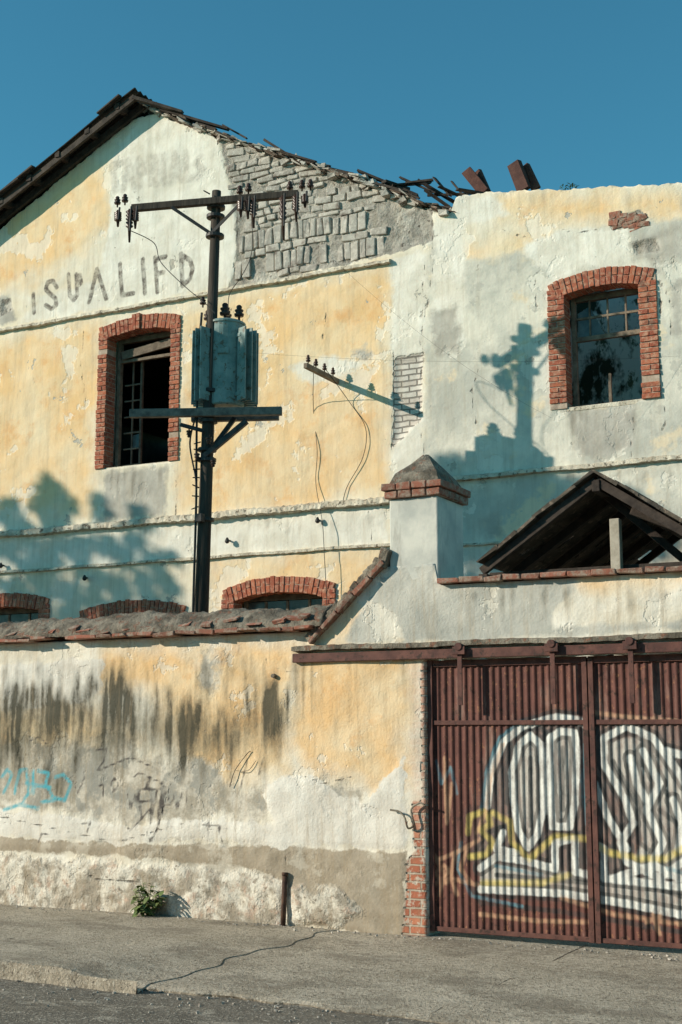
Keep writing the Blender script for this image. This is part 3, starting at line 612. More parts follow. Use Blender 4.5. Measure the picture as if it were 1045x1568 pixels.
while x<xb:
    if R()<.7: t.box((x,YW-.06+rr(-.015,.03),zcl+rr(.07,.15)),(rr(.06,.20),.08,rr(.012,.028)),Matrix.Rotation(rr(-.15,.15),3,'Y')@Matrix.Rotation(.5,3,'X'),.008)
    x+=.14
t.obj("coping_tile_shards",MTL,bw)
t=MB(); a=Vector((sl0[0]-.02,YW+.13,sl0[1]-.02)); c=Vector((sl1[0],YW+.13,sl1[1]+.0)); d=(c-a); L=d.length; d.normalize(); nn=Vector((-d.z,0,d.x))
k=0
while k<L-.05:
    l=rr(.16,.24); q=d.to_track_quat('X','Z').to_matrix()
    t.box(a+d*(k+l/2)+nn*.03,(l-.012,.44,.045),q,.008); k+=l
t.obj("sloping_coping_tiles",MTL,bw,.006)
t=MB(); N=16
for k in range(N):
    l=L/N; t.box(a+d*(k+.5)*l+nn*(.085+rr(-.01,.01)),(l+.02,.36,.07),d.to_track_quat('X','Z').to_matrix(),.015)
t.box(c+Vector((.0,0,.09)),(.10,.38,.16),Matrix.Rotation(.5,3,'Y'),.02)
t.obj("sloping_coping_mortar",MCAP,bw,.012)
t=MB(); x=px1+.01
while x<XWR-.02:
    l=rr(.16,.26); t.box((x+l/2,YW+.15,zcr+.03+rr(-.006,.006)),(l-.01,.46,.045),Matrix.Rotation(rr(-.03,.03),3,'Y'),.008); x+=l
t.obj("parapet_coping_tiles",MTL,bw,.007)
zpt=U(633,762,YW)[2]; pd=.62
g=G("pillar_render"); c=g.mix(g.rng(g.noise(2.2,8,.65),.38,.62),(.50,.50,.45),(.72,.69,.60)); c=g.mix(g.rng(g.noise(3,8,.7,(2,2,.4),off=(4,1,1)),.56,.72,0,.65),c,(.28,.26,.22)); MPI=g.out(c,g.math('ADD',g.noise(3,8,.6),g.math('MULTIPLY',g.noise(45,6,.7),.25)),.6,.015)
b=MB(); b.bb(px0,px1,YW-.004,YW+pd,sl1[1]-.35,zpt); b.obj("pillar_shaft",MPI,bw,.012)
t=MB(); zc=zpt
for r_ in range(2):
    e=.045+.02*r_; zz=zc+r_*.075; nb=4
    for k in range(nb):
        w_=(px1-px0+2*e)/nb
        t.bb(px0-e+k*w_+.005,px0-e+(k+1)*w_-.005,YW-e,YW-e+.22,zz+.005,zz+.07,.005)
        t.bb(px0-e+k*w_+.005,px0-e+(k+1)*w_-.005,YW+pd+e-.22,YW+pd+e,zz+.005,zz+.07,.005)
    for k in range(2):
        y0=YW-e+.225; y1=YW+pd+e-.225; h_=(y1-y0)/2
        t.bb(px1+e-.22,px1+e,y0+k*h_+.003,y0+(k+1)*h_-.003,zz+.005,zz+.07,.005); t.bb(px0-e,px0-e+.22,y0+k*h_+.003,y0+(k+1)*h_-.003,zz+.005,zz+.07,.005)
t.obj("pillar_brick_cap",MTL,bw,.008)
zz=zc+.15; cxp=(px0+px1)/2; cyp=YW+pd/2; vs=[];lv=[(1,0),(.84,.10),(.42,.22),(.10,.31)]
hx=(px1-px0)/2; hy=pd/2; fs=[]
for s_,h_ in lv:
    for j in range(16):
        a_=j/16*4; sd_=int(a_); f_=a_-sd_; P4=[(-1,-1),(1,-1),(1,1),(-1,1)]; A_=P4[sd_];B_=P4[(sd_+1)%4]
        X_=A_[0]+(B_[0]-A_[0])*f_; Y_=A_[1]+(B_[1]-A_[1])*f_
        vs.append((cxp+X_*hx*s_+rr(-.012,.012),cyp+Y_*hy*s_+rr(-.012,.012),zz+h_+rr(-.012,.012)))
for k in range(3):
    for j in range(16): fs.append((k*16+j,k*16+(j+1)%16,(k+1)*16+(j+1)%16,(k+1)*16+j))
fs.append(tuple(48+j for j in range(16)))
mkobj("pillar_mortar_pyramid",vs,fs,MCAP,bw)
b=MB(); b.bb(px0-.02,px1+.02,YW-.02,YW+pd+.02,zc+.004,zc+.148); b.obj("pillar_cap_core",MMO,bw)
xr0=wx(452,1005)[0]
rough_strip("wall_ledge_over_rail",xr0,XWR,[(YW+.05,zl+.17),(YW-.07,zl+.15),(YW-.08,zl+.11),(YW+.05,zl+.10)],MCAP,bw,.005)
b=MB(); p=Vector(U(438,1338,YW)); b.cyl((p.x,YW-.045,-.02),(p.x+.01,YW-.035,p.z),.024,.024); b.cyl((p.x+.01,YW-.035,p.z-.01),(p.x+.01,YW-.035,p.z+.015),.03,.03); b.obj("drain_pipe",simple("rusty_pipe",(.05,.03,.025),(.13,.07,.045),12,.8),None,0,True)
b=MB()
b.tube(smoothpts([Vector(U(q[0],q[1],YW-.04)) for q in((598,1240),(612,1243),(620,1252),(625,1268),(634,1262),(630,1240),(642,1230),(650,1232))]),.009,8)
b.obj("rusty_hook",MCAP,bw)
b=MB(); p=Vector(U(420,1035,YW)); b.cyl(p,p+Vector((0,-.03,0)),.022,.02)
b.obj("wall_studs",MCAP,bw)
b=MB(); b.tube(smoothpts([Vector(U(q[0],q[1],YW-.02)) for q in((352,1205),(360,1180),(378,1155),(384,1150))],4),.004); b.tube(smoothpts([Vector(U(q[0],q[1],YW-.02)) for q in((362,1180),(380,1180),(392,1165))],4),.003)
b.obj("dry_twig",MWD,None)
# ================================================================= SLIDING GATE
gt=empty("sliding_gate",(gx0+1.5,YW+.08,0)); YG=YW+.06
pitch=.066; rx=[];ry=[]
x=gx0+.02
while x<gx1-.02:
    for dx,dy in ((0,0),(.020,0),(.026,.011),(.042,.011),(.058,.011)): rx.append(x+dx); ry.append(dy)
    x+=pitch
o_=np.argsort(rx); rx=np.array(rx)[o_]; ry=np.array(ry)[o_]
def wg(px,py): p=U(px,py,YG); return (p[0],p[2])
gW=[[(786,1225),(784,1180),(795,1140),(812,1126),(828,1140),(832,1180),(832,1240),(822,1280),(808,1298),(793,1270),(786,1225)],
    [(842,1130),(858,1120),(880,1122),(884,1150),(880,1230),(872,1266),(846,1266),(842,1200),(842,1130)],
    [(735,1330),(760,1312),(800,1318),(850,1330),(850,1290),(880,1285),(880,1335),(905,1340),(905,1290),(925,1300),(925,1345),(1060,1360),(1200,1350)],
    [(735,1362),(860,1368),(960,1384),(1060,1404),(1200,1424)],
    [(925,1130),(925,1170),(955,1220),(970,1260),(950,1290),(960,1320),(1010,1345),(1060,1310)],
    [(925,1130),(960,1112),(1000,1130),(1030,1170),(1050,1200),(1150,1190)],
    [(746,1235),(752,1180),(772,1135),(800,1112),(850,1098),(885,1102),(905,1116)],
    [(910,1200),(930,1250),(960,1300)],[(985,1150),(1010,1200),(990,1240),(1015,1290),(1000,1320)],[(1020,1150),(1060,1160),(1100,1230)],[(770,1275),(760,1300),(790,1306)],[(940,1345),(1000,1325),(1040,1345)],[(965,1160),(975,1200),(990,1225)],[(1030,1225),(1045,1260),(1040,1300)]]
gCP=[[(788,1230),(788,1150),(812,1125),(832,1150),(834,1240),(810,1295)],[(843,1125),(882,1120),(882,1200),(872,1268),(846,1266)],[(930,1135),(985,1125),(1045,1185),(1150,1200),(1150,1350),(1050,1345),(965,1325),(985,1285),(960,1220),(930,1180)],[(735,1318),(900,1338),(1060,1362),(1200,1360),(1200,1412),(1060,1398),(860,1366),(735,1368)]]
gF=[[(745,1240),(752,1180),(775,1130),(850,1098),(905,1112),(960,1105),(1045,1115),(1200,1130),(1200,1350),(905,1345),(735,1330),(730,1280)]]
gD=[[(775,1230),(772,1180),(784,1135),(812,1113),(836,1120),(838,1265),(825,1290),(850,1280),(893,1275),(896,1120),(880,1110)],[(905,1125),(900,1190),(940,1260),(940,1310)],[(938,1165),(978,1235),(978,1290),(1005,1310)],[(720,1360),(735,1382),(860,1396),(1060,1430),(1200,1444)],[(730,1300),(745,1275),(775,1265)],[(1000,1135),(1030,1150),(1045,1190)],[(1010,1240),(1035,1260),(1060,1300)],[(1000,1190),(1030,1225)],[(912,1290),(914,1345)],[(760,1340),(900,1352)],[(960,1345),(1060,1378),(1150,1380)],[(812,1160),(812,1265)],[(862,1145),(862,1240)],[(1060,1230),(1110,1300)]]
gY=[[(716,1275),(720,1250),(742,1242),(752,1262),(735,1270),(755,1290),(745,1308),(720,1312)],[(755,1245),(780,1258),(785,1290),(810,1316),(850,1280),(900,1285),(930,1305),(980,1315),(1020,1315),(1045,1300),(1150,1280)],[(740,1352),(830,1352),(870,1340)]]
gO=[[(658,1322),(700,1305),(735,1285)],[(662,1355),(690,1345),(730,1355)],[(665,1310),(680,1340),(672,1370)],[(695,1310),(690,1345),(700,1370)],[(730,1275),(745,1240),(752,1190),(770,1140)],[(860,1375),(940,1400),(1060,1418),(1200,1430)],[(1000,1400),(1010,1430)],[(990,1412),(1012,1402)],[(680,1160),(684,1260),(692,1200)],[(672,1350),(688,1335),(680,1325),(665,1338),(684,1352)],[(900,1090),(960,1098),(1045,1105)],[(715,1300),(705,1330),(720,1350)],[(735,1400),(820,1410),(900,1412)]]
gB=[[(706,1290),(700,1330),(722,1372),(800,1388)],[(668,1165),(676,1200),(690,1175),(700,1215)],[(738,1240),(744,1185),(764,1130),(800,1104)],[(895,1140),(892,1200),(898,1262)],[(760,1326),(830,1340)],[(1022,1330),(1060,1340)]]
gm={'g_white':lambda P:lines(P,wg,gW,.030),'g_cream':lambda P:polys(P,wg,gCP),'g_fill':lambda P:polys(P,wg,gF),'g_dark':lambda P:lines(P,wg,gD,.018),'g_yel':lambda P:lines(P,wg,gY,.024),'g_or':lambda P:lines(P,wg,gO,.016),'g_blue':lambda P:lines(P,wg,gB,.013),
 'g_shad':lambda P:np.maximum(lines(P,wg,gW,.06),lines(P,wg,[gY[0]],.05))}
zgb=.03; zgt=zl-.01
grid_wall("corrugated_panels",YG,rx[0],rx[-1],zgb,zgt,.02,[],None,gm,MG,gt,.006,None,(rx,ry))
xm=U(906,1200,YG)[0]
fr=MB()
zbar=U(850,1106,YG)[2]
xs_=[gx0+.03,xm-.028,xm+.028,gx1-.03]
for x in xs_: fr.bb(x-.0225,x+.0225,YG-.028,YG-.003,zgb,zgt)
for (a,c) in ((xs_[0]+.023,xs_[1]-.023),(xs_[2]+.023,xs_[3]-.023)):
    for z,h in ((zbar,.04),(zgb+.025,.04),(zgt-.03,.06)): fr.bb(a,c,YG-.016,YG-.002,z-h/2,z+h/2)
fr.obj("gate_frame",MRS,gt,.003)
fr=MB()
fr.bb(wx(452,1005)[0],gx1+.6,YW-.055,YW-.012,zl+.0,zl+.085); 
fr.obj("sliding_rail",MRS,gt,.006)
fr=MB()
for px in (704,846,966,1130):
    x=U(px,1000,YW-.07)[0]; fr.bb(x-.022,x+.022,YW-.075,YW-.058,zl-.42,zl+.07); fr.bb(x-.06,x+.06,YW-.10,YW-.076,zl+.03,zl+.10)
    fr.cyl((x,YW-.11,zl+.10),(x,YW-.02,zl+.10),.035,.035)
fr.obj("rollers_and_hangers",MRS,gt,.003)
# ================================================================= SHED behind gate
sh=empty("shed",(-4,YW+2,0)); YS=YW+2.0
rg=Vector(U(925,736,YS)); le=Vector(U(752,872,YS)); re=Vector((2*rg.x-le.x,YS,le.z)); YB=YF-.15
MSH=simple("old_shed_roof",(.06,.05,.04),(.15,.12,.09),5,c3=(.26,.20,.15),bs=.8,rnd=.3)
b=MB()
for (e,) in ((le,),(re,)):
    dv=(e-rg); n=6
    for k in range(n):
        a=rg+dv*(k/n); c=rg+dv*((k+1.12)/n)
        y=YS-.35
        while y<YB-.2:
            wv=rr(.28,.42); y2=min(y+wv,YB)
            q=(c-a).to_track_quat('X','Z').to_matrix(); m_=(a+c)/2; b.box((m_.x,(y+y2)/2,m_.z+.05+rr(-.01,.01)),((c-a).length,y2-y-.008,.03),q,.010); y=y2
b.obj("roof_sheets",MSH,sh)
b=MB()
for yy in np.arange(YS-.25,YB,.75):
    for e in (le,re): b.beam((rg.x,yy,rg.z-.05),(e.x,yy,e.z-.05),.07,.09)
b.beam((rg.x,YS-.3,rg.z-.1),(rg.x,YB,rg.z-.1),.08,.12); b.beam((le.x*.98+rg.x*.02,YS-.3,le.z-.13),(le.x*.98+rg.x*.02,YB,le.z-.13),.1,.1)
b.beam((le.x,YS,le.z-.1),(re.x,YS,re.z-.1),.09,.12)
b.beam((rg.x-.05,YS+.1,rg.z-.1),(rg.x+.9,YS+.3,rg.z-1.0),.06,.08); b.beam((rg.x+.3,YS-.1,rg.z-.35),(rg.x+1.5,YS+.1,rg.z-.9),.06,.08)
for e in (le,re):
    for yy in (YS+.05,YB-.15): b.bb(e.x-.06+(.15 if e is le else -.15),e.x+.06+(.15 if e is le else -.15),yy-.06,yy+.06,0,e.z-.15)
b.obj("rafters_and_posts",MWDD,sh,.006)
b=MB(); p=U(945,850,YS-.1); b.bb(p[0]-.05,p[0]+.05,YS-.16,YS-.06,0,U(945,795,YS-.1)[2]); b.obj("king_post",simple("pale_timber_post",(.34,.29,.22),(.52,.46,.37),8,bs=.5),sh,.006)
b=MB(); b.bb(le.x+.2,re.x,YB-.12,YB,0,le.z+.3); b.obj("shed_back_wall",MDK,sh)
# ================================================================= UTILITY POLE
pole=empty("utility_pole",tuple(U(308,955,YP)))
pb_=Vector(U(308,955,YP)); pt_=Vector(U(332,293,YP)); ax=(pt_-pb_).normalized(); base=pb_-ax*((pb_.z+.02)/ax.z)
def onp(py):
    best=None
    for k in range(400):
        q=base+(pt_-base)*(k/399); v=np.array(q)-C0; yy=784-FPX*(v@up)/(v@fw)
        if best is None or abs(yy-py)<best[0]: best=(abs(yy-py),q)
    return best[1]
b=MB(); b.cyl(base,pt_,.115,.062,20); b.obj("pole_shaft",MPO,pole,0,True)
a1=Vector(U(209,323,YP-.36)); a2=Vector(U(463,301,YP+.34)); off=Vector((0,-.10,0))
ad=(a2-a1).normalized()
b=MB(); b.beam(a1+off,a2+off,.085,.095); b.obj("upper_crossarm",MPO,pole,.008)
b2_=Vector(U(206,636,YP-.45)); b3_=Vector(U(438,632,YP+.40)); 
b=MB(); b.beam(b2_+Vector((0,-.10,0)),b3_+Vector((0,-.10,0)),.09,.11); b.beam(b2_*.72+b3_*.28+Vector((.05,.28,0)),b3_*.9+b2_*.1+Vector((0,.22,0)),.09,.10)
b.obj("lower_crossarm",simple("grey_weathered_timber",(.12,.10,.085),(.25,.22,.185),9,st=(1,1,1),bs=.6),pole,.008)
b=MB()
mid=onp(362)
for px in (284,374): 
    e=a1+ad*((U(px,320,YP)[0]-a1.x)/ad.x)
    b.beam(e+off+Vector((0,-.05,-.05)),mid+Vector((0,-.1,0)),.012,.045)
q=onp(702); b.beam(Vector(U(378,645,YP-.0)),q+Vector((0,-.08,0)),.06,.07); b.beam(Vector(U(360,640,YP+.2)),onp(690)+Vector((0,.08,0)),.05,.06)
q=onp(640); b.beam(Vector(U(276,650,YP-.3)),q+Vector((0,-.12,-.2)),.03,.05)
for py in (318,333,362,600,633,645,690,704,795): 
    q=onp(py); b.lathe(q-ax*.03,ax,[(.10,0),(.125,.005),(.125,.05),(.10,.055)],18)
b.obj("steel_braces_and_bands",MSTD,pole,.003)
ins=MB()
def insul(p,s=1.0,flip=False): ins.lathe(p,(0,0,-1) if flip else (0,0,1),[(r*s,h*s) for r,h in INS],12)
def onarm(px,o=0.0):
    return a1+ad*((U(px,315,YP)[0]-a1.x)/ad.x)+off+Vector((0,o,0))
for px in (214,226,366,380,431,447,458): insul(onarm(px)+Vector((0,rr(-.03,.03),.045)),.95)
cut=MB()
for px,L in ((234,.50),(220,.25),(241,.30),(388,.44),(372,.26),(381,.3),(426,.66),(443,.40),(455,.2)):
    p=onarm(px,-.07)+Vector((0,0,-.04))
    ins.lathe(p,(0.1,-.1,-1),[(.018,0),(.018,.04)]+[(r,.04+L*.55*k/10) for k,r in enumerate([.052,.026,.052,.026,.052,.026,.052,.026,.052,.024])]+[(.014,L)],12)
    cut.cyl(p+Vector((.05,-.03,.02)),p+Vector((.07,-.08,-L*.7)),.014,.014,8)
cut.obj("fuse_cutouts",MSTD,pole)
tc=Vector(U(345,560,YP+.22)); zt_=U(345,494,YP+.2)[2]; zb_=U(345,624,YP+.2)[2]; H_=zt_-zb_
tk=MB(); tk.lathe((tc.x,tc.y,zb_),(0,0,1),[(.24,0),(.26,.02),(.26,H_-.05),(.275,H_-.05),(.275,H_-.02),(.24,H_),(.1,H_+.03)],28)
rv=Vector((.886,.46,0)); camdir=Vector((-.46,.886,0))
for sgn in (-1,1):
    for k in range(7):
        an=math.radians(-48+k*16)
        dr_=(rv*sgn*math.cos(an)+camdir*math.sin(an)).normalized(); ang=math.atan2(dr_.y,dr_.x)
        tk.box((tc.x+dr_.x*.365,tc.y+dr_.y*.365,zb_+H_*.46),(.17,.022,H_*.84),Matrix.Rotation(ang,3,'Z'))
        for hz in (.12,.80): tk.box((tc.x+dr_.x*.30,tc.y+dr_.y*.30,zb_+H_*hz),(.12,.04,.05),Matrix.Rotation(ang,3,'Z'))
tk.box((tc.x-camdir.x*.27,tc.y-camdir.y*.27,zb_+H_*.62),(.14,.02,.10),Matrix.Rotation(PS,3,'Z'))
tk.obj("transformer_tank",MTR,pole,.004)
for dx,dy,s in ((-.24,-.08,1.1),(.05,-.1,1.4),(.20,.02,1.3),(-.05,.12,1.3)): insul(Vector((tc.x+dx,tc.y+dy,zt_-.0)),s*1.05)
for px,py in ((290,655),(302,690),(327,700),(320,665)): insul(Vector(U(px,py,YP-.15)),.8,True)
for py in (470,520,590): insul(onp(py)+Vector((-.12,-.05,0)),.9)
ins.obj("porcelain_insulators",MCE,pole,0,True)
cb=MB()
cb.tube(smoothpts([onarm(236)+Vector((0,-.1,-.35))]+wire([(236,372),(247,402),(285,440),(312,462),(330,480)],YP-.15)),.006)
cb.tube(smoothpts([onarm(388)+Vector((0,-.1,-.3))]+wire([(386,385),(372,420),(352,450),(350,478)],YP)),.005)
cb.tube(smoothpts([onp(480)+Vector((-.10,-.10,0)),onp(560)+Vector((-.12,-.12,0)),onp(640)+Vector((-.11,-.11,0)),onp(720)+Vector((-.08,-.12,0)),onp(790)+Vector((-.06,-.12,0)),onp(960)+Vector((-.05,-.12,0))]),.016,8)
cb.tube(smoothpts([onp(640)+Vector((-.10,-.15,0)),onp(680)+Vector((-.17,-.16,0)),onp(735)+Vector((-.07,-.14,0)),onp(770)+Vector((-.06,-.13,0))]),.012,8)
for i_ in range(10):
    q=onp(300+i_*18) if i_<2 else onp(650+i_*14)
    cb.cyl(q+Vector((-.04,-.10,0)),q+Vector((-.10,-.17,rr(-.05,.05))),.010,.008,6)
cb.obj("pole_cables",MCB,pole)
jb=MB(); q=onp(795); jb.box(q+Vector((.02,-.14,0)),(.10,.08,.11)); jb.obj("junction_box",MSTD,pole,.01)
sw=MB()
for a,c,sg in ((Vector(U(430,318,YP)),Vector(U(845,640,YF-.05)),.25),(Vector(U(385,540,YP)),Vector(U(1040,545,YF-.06)),.1)):
    sw.tube([a+(c-a)*k/14-Vector((0,0,sg*4*(k/14)*(1-k/14))) for k in range(15)],.0012,5)
sw.obj("service_wires",MCE)
# ================================================================= GROUND
def ground_mat(name,c1,c2,spk,joints=False,sc=1.6):
    g=G(name,.95); n1=g.noise(sc,8,.65); n2=g.noise(20,6,.85); n3=g.noise(48,3,.7)
    c=g.mix(g.rng(n1,.34,.66),c1,c2); c=g.mix(g.rng(n2,.50,.60,0,.85),c,spk); c=g.mix(g.rng(n3,.58,.63,0,.85),c,(.80,.73,.60)); c=g.mix(g.rng(g.noise(34,4,.7,off=(3,3,3)),.58,.63,0,.85),c,(.10,.085,.065))
    c=g.mix(g.rng(g.noise(.9,6,.75,(1,1.8,1),off=(3,1,0)),.48,.60,0,.55),c,(.22,.185,.14)); c=g.mix(g.rng(g.noise(3,6,.75,(1,1.8,1),off=(13,1,0)),.56,.64,0,.4),c,(.70,.62,.50))
    h=g.math('ADD',g.math('MULTIPLY',n2,1.3),g.math('ADD',n3,n1))
    if joints:
        j=g.rng(g.math('ADD',g.attr('jnt'),g.math('MULTIPLY',g.math('SUBTRACT',g.noise(14,6,.75),.5),.05)),-.004,.008); c=g.mix(g.math('MULTIPLY',j,.85),c,(.06,.05,.038)); h=g.math('SUBTRACT',h,g.math('MULTIPLY',j,2))
    return g.out(c,h,1.0,.024)
MCO=ground_mat("gritty_concrete",(.44,.375,.285),(.62,.54,.425),(.27,.225,.17),True)
MAS=ground_mat("old_asphalt",(.16,.14,.112),(.24,.21,.168),(.30,.26,.205))
MGD=ground_mat("dry_earth",(.20,.16,.11),(.28,.23,.16),(.14,.11,.08))
mkobj("ground",[(-400,-400,-.135),(400,-400,-.135),(400,400,-.135),(-400,400,-.135)],[(0,1,2,3)],MGD)
mkobj("road",[(-80,-6,-.129),(80,-6,-.129),(80,YW-.2,-.129),(-80,YW-.2,-.129)],[(0,1,2,3)],MAS)
yk=Gd(100,1482)[1]; ykr=Gd(460,1541,-.125)[1]
xd0=Gd(218,1494); xd1=Gd(500,1426)
def zdrive(x,y):
    t=(y-ykr)/(YW-.3-ykr); t=min(max(t,0),1); return -.118+.104*(t**.45)+.003*math.sin(x*2.3+y*1.7)
def sidewalk():
    vs=[];fs=[];st=.06
    ys=np.arange(yk,YW+.02,st); n=len(ys); NX=260
    for i in range(NX):
        for j,y in enumerate(ys):
            f=(y-xd0[1])/(xd1[1]-xd0[1]); xe_=xd0[0]+(xd1[0]-xd0[0])*f+.05*math.sin(y*5)+.03*math.sin(y*13)
            t=i/(NX-1); t=1-(1-t)**1.3
            x=-14+(xe_+14)*t; dd=(xe_-x)/.8; k=max(0,1-dd); k=k*k*(3-2*k)
            z=.004*math.sin(x*2+y); z=z*(1-k)+(zdrive(x,y)+.007)*k
            if i==NX-1: z=zdrive(x,y)-.004
            vs.append((x,y+(.012*math.sin(x*3.3)+.006*math.sin(x*17) if j==0 else 0),z+(rr(-.008,0) if j==0 else 0)))
    for i in range(NX-1):
        for j in range(n-1): fs.append((i*n+j,(i+1)*n+j,(i+1)*n+j+1,i*n+j+1))
    b0=len(vs)
    for i in range(NX):
        v=vs[i*n]; vs.append((v[0],v[1]-.012,-.04)); vs.append((v[0],v[1]-.02,-.132))
    for i in range(NX-1):
        fs.append((i*n,b0+2*i,b0+2*i+2,(i+1)*n)); fs.append((b0+2*i,b0+2*i+1,b0+2*i+3,b0+2*i+2))
    o=mkobj("sidewalk",vs,fs,MCO); P=np.array(vs)[:,:2]
    gg=lambda px,py:tuple(Gd(px,py)[:2])
    J=lines(P,gg,[[(0,1440),(155,1408)],[(155,1408),(200,1398)],[(-400,1440),(-200,1380)],[(0,1474),(210,1487)],[(60,1400),(240,1405),(430,1420)],[(0,1436),(140,1444),(380,1452)]],.005)
    J[b0:]=-1
    at=o.data.attributes.new('jnt','FLOAT','POINT'); at.data.foreach_set('value',np.clip(J,-3,3).astype(np.float32))
sidewalk()
b=MB(); b.bb(-80,-14.003,yk,YW+.02,-.128,-.001); b.obj("sidewalk_far",MPL)
def drive():
    xs=np.arange(-9.2,4.5,.06); ys=np.arange(ykr,YW+.6,.06); vs=[];fs=[]
    for x in xs:
        for j,y in enumerate(ys):
            vs.append((x,y+(.03*math.sin(x*2.1)+.02*math.sin(x*9)+rr(-.02,.02) if j==0 else 0),zdrive(x,y)))
    n=len(ys)
    for i in range(len(xs)-1):
        for j in range(n-1): fs.append((i*n+j,(i+1)*n+j,(i+1)*n+j+1,i*n+j+1))
    o=mkobj("driveway_apron",vs,fs,MCO); P=np.array(vs)[:,:2]
    gg=lambda px,py:tuple(Gd(px,py,-.06)[:2])
    J=lines(P,gg,[[(645,1548),(760,1512),(850,1478),(898,1456)],[(655,1436),(760,1450),(1045,1468)],[(1045,1560),(1100,1500)]],.008)
    at=o.data.attributes.new('jnt','FLOAT','POINT'); at.data.foreach_set('value',np.clip(J,-3,3).astype(np.float32))
    m=o.modifiers.new('s','SOLIDIFY'); m.thickness=.05; m.offset=-1
drive()
b=MB()
for k in range(700):
    u_=R(); x=rr(-11,-1); 
    if u_<.4: y=YW-abs(random.gauss(0,.12))-.05; z=-.002 if x<-6 else -.012
    else: y=ykr-abs(random.gauss(0,.4)); z=-.127
    s_=rr(.004,.016); b.box((x,y,z+s_*.3),(s_*rr(.8,1.6),s_,s_*.8),Matrix.Rotation(rr(0,3),3,'Z'),s_*.25)
b.obj("gravel_debris",MSTN)
pl=Vector(Gd(262,1396)); pl.y=YW-.10; 
lf=MB()
def leaf(m,p,d,L,wd_,droop=.5):
    d=Vector(d).normalized(); s=d.cross(Vector((0,0,1)));
    if s.length<.1: s=Vector((1,0,0))
    s.normalize(); pts=[]
    for k,(t,wf) in enumerate(((0,.15),(.3,.8),(.6,1),(.85,.6),(1,.05))):
        c_=p+d*L*t-Vector((0,0,droop*L*t*t)); pts+= [c_-s*wd_*wf/2,c_+s*wd_*wf/2]
    m.add(pts,[(2*k,2*k+1,2*k+3,2*k+2) for k in range(4)])
for st_ in range(20):
    a_=rr(0,math.pi*2); h_=rr(.08,.34); tip=pl+Vector((math.cos(a_)*rr(.05,.24),-abs(math.sin(a_))*.14,h_)); root=pl+Vector((rr(-.03,.03),0,0))
    lf.cyl(root,tip,.005,.003,5)
    for k in range(9):
        t_=rr(.3,1); a2_=rr(0,6.28); leaf(lf,root.lerp(tip,t_),(math.cos(a2_),math.sin(a2_),rr(-.2,.7)),rr(.07,.13),rr(.035,.055))
lf.obj("wild_plant",simple("plant_leaf_green",(.12,.18,.05),(.26,.32,.12),8,.6,rnd=.4))
lf=MB(); q0=Vector(U(872,288,YF+.2))
for k in range(30): leaf(lf,q0+Vector((rr(-.12,.12),rr(-.1,.1),0)),(rr(-1,1),rr(-.5,.5),1),rr(.05,.12),.02)
lf.obj("grass_tuft",MLF)
# ================================================================= HOUSE ROW across the street, unseen; added to block low sky light
ob=empty("sky_blocker_house_row",(0,-12,0)); b=MB(); wn=MB(); x=-46
MHO=simple("ochre_blocker_plaster",(.30,.23,.15),(.42,.33,.23),1.5,c3=(.22,.18,.13))
while x<40:
    wv=rr(8,12); h=rr(6.2,7.6); b.bb(x,x+wv-.02,-19,-10,-.13,h); b.bb(x-.1,x+wv-.12,-9.99,-9.8,h-.35,h-.1)
    k=x+1.3
    while k<x+wv-2:
        wn.bb(k,k+1.0,-9.99,-9.93,.9,2.6); wn.bb(k,k+1.0,-9.99,-9.93,4.0,5.5); k+=2.4
    x+=wv
b.obj("plastered_blocker_walls",MHO,ob); wn.obj("shuttered_blocker_windows",MWDD,ob)
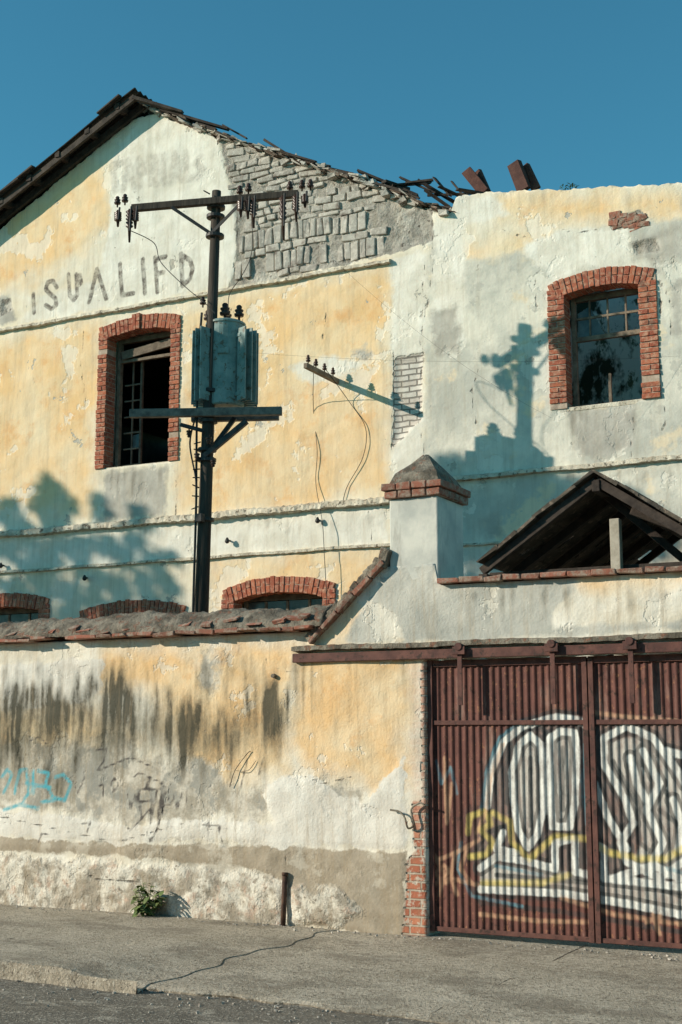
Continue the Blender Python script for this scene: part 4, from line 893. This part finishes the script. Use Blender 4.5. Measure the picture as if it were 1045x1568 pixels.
# ================================================================= TREES down the street (their shade dapples the facade)
def tree(name,targets,k,rootx,nl=60,scat=.13,mn=4,lp=12):
    pr=empty(name,(rootx,YF-k,0)); L=MB(); T=MB()
    root=Vector((rootx,YF-k,-.1)); cs=[]
    for (px,py,r) in targets:
        c_=Vector(U(px,py,YF))+Vector((-S_*k,-k,T_*k)); cs.append((c_,r))
    top_=sum((c for c,_ in cs),Vector())/len(cs); fork=root.lerp(Vector((root.x*.5+top_.x*.5,root.y,top_.z)),.55)
    T.cyl(root,fork,.28,.18,14)
    for c_,r in cs:
        m_=fork.lerp(c_,.5)+Vector((rr(-.3,.3),rr(-.3,.3),.2)); T.cyl(fork,m_,.08,.045,8); T.cyl(m_,c_,.045,.015,8)
        for q in range(int(nl*r)+mn):
            d_=Vector((random.gauss(0,1),random.gauss(0,1)*.6,random.gauss(0,.8))).normalized()*r*(R()**.5)
            p=c_+d_
            if q%4==0: T.cyl(c_,p,.012,.005,5)
            for z in range(lp):
                leaf(L,p+Vector((rr(-scat,scat),rr(-scat,scat),rr(-scat,scat))),(rr(-1,1),rr(-1,1),rr(-.6,.8)),rr(.10,.18),rr(.05,.09))
    T.obj("trunk_and_limbs",MBR,pr); L.obj("foliage",MLF,pr)
tree("street_tree",[(75,738,.10),(84,752,.14),(100,775,.16),(62,772,.12),(14,770,.14),(30,800,.16),(10,790,.1),(85,800,.14),(150,765,.08),(158,785,.08),(210,780,.06),
 (10,832,.20),(45,828,.16),(45,862,.16),(92,835,.18),(125,828,.12),(128,862,.12),(165,832,.16),(195,850,.12),(212,826,.10),(225,800,.06),(80,862,.14),(235,850,.08),(250,878,.07),(262,850,.04),
 (20,898,.2),(62,885,.14),(60,925,.18),(100,905,.16),(108,940,.18),(150,880,.12),(148,915,.15),(185,895,.14),(190,930,.14),(220,885,.08),(228,912,.12),(262,900,.08),(245,935,.12),(270,930,.08),(30,945,.22),(-60,850,.5),(-60,920,.5),(-150,880,.7),(60,975,.5),(180,985,.45),(-150,780,.5)],8.0,-26.5,75,.045,3,10)
tree("street_tree.001",[(700,762,.35),(735,772,.35),(755,805,.35),(850,775,.35),(885,780,.4),(730,820,.35),(800,855,.4),(870,830,.45),(925,795,.35),(700,715,.12),(835,752,.2),(760,752,.2),(960,800,.4),(680,800,.3)],8.0,-18.5,140,.12)
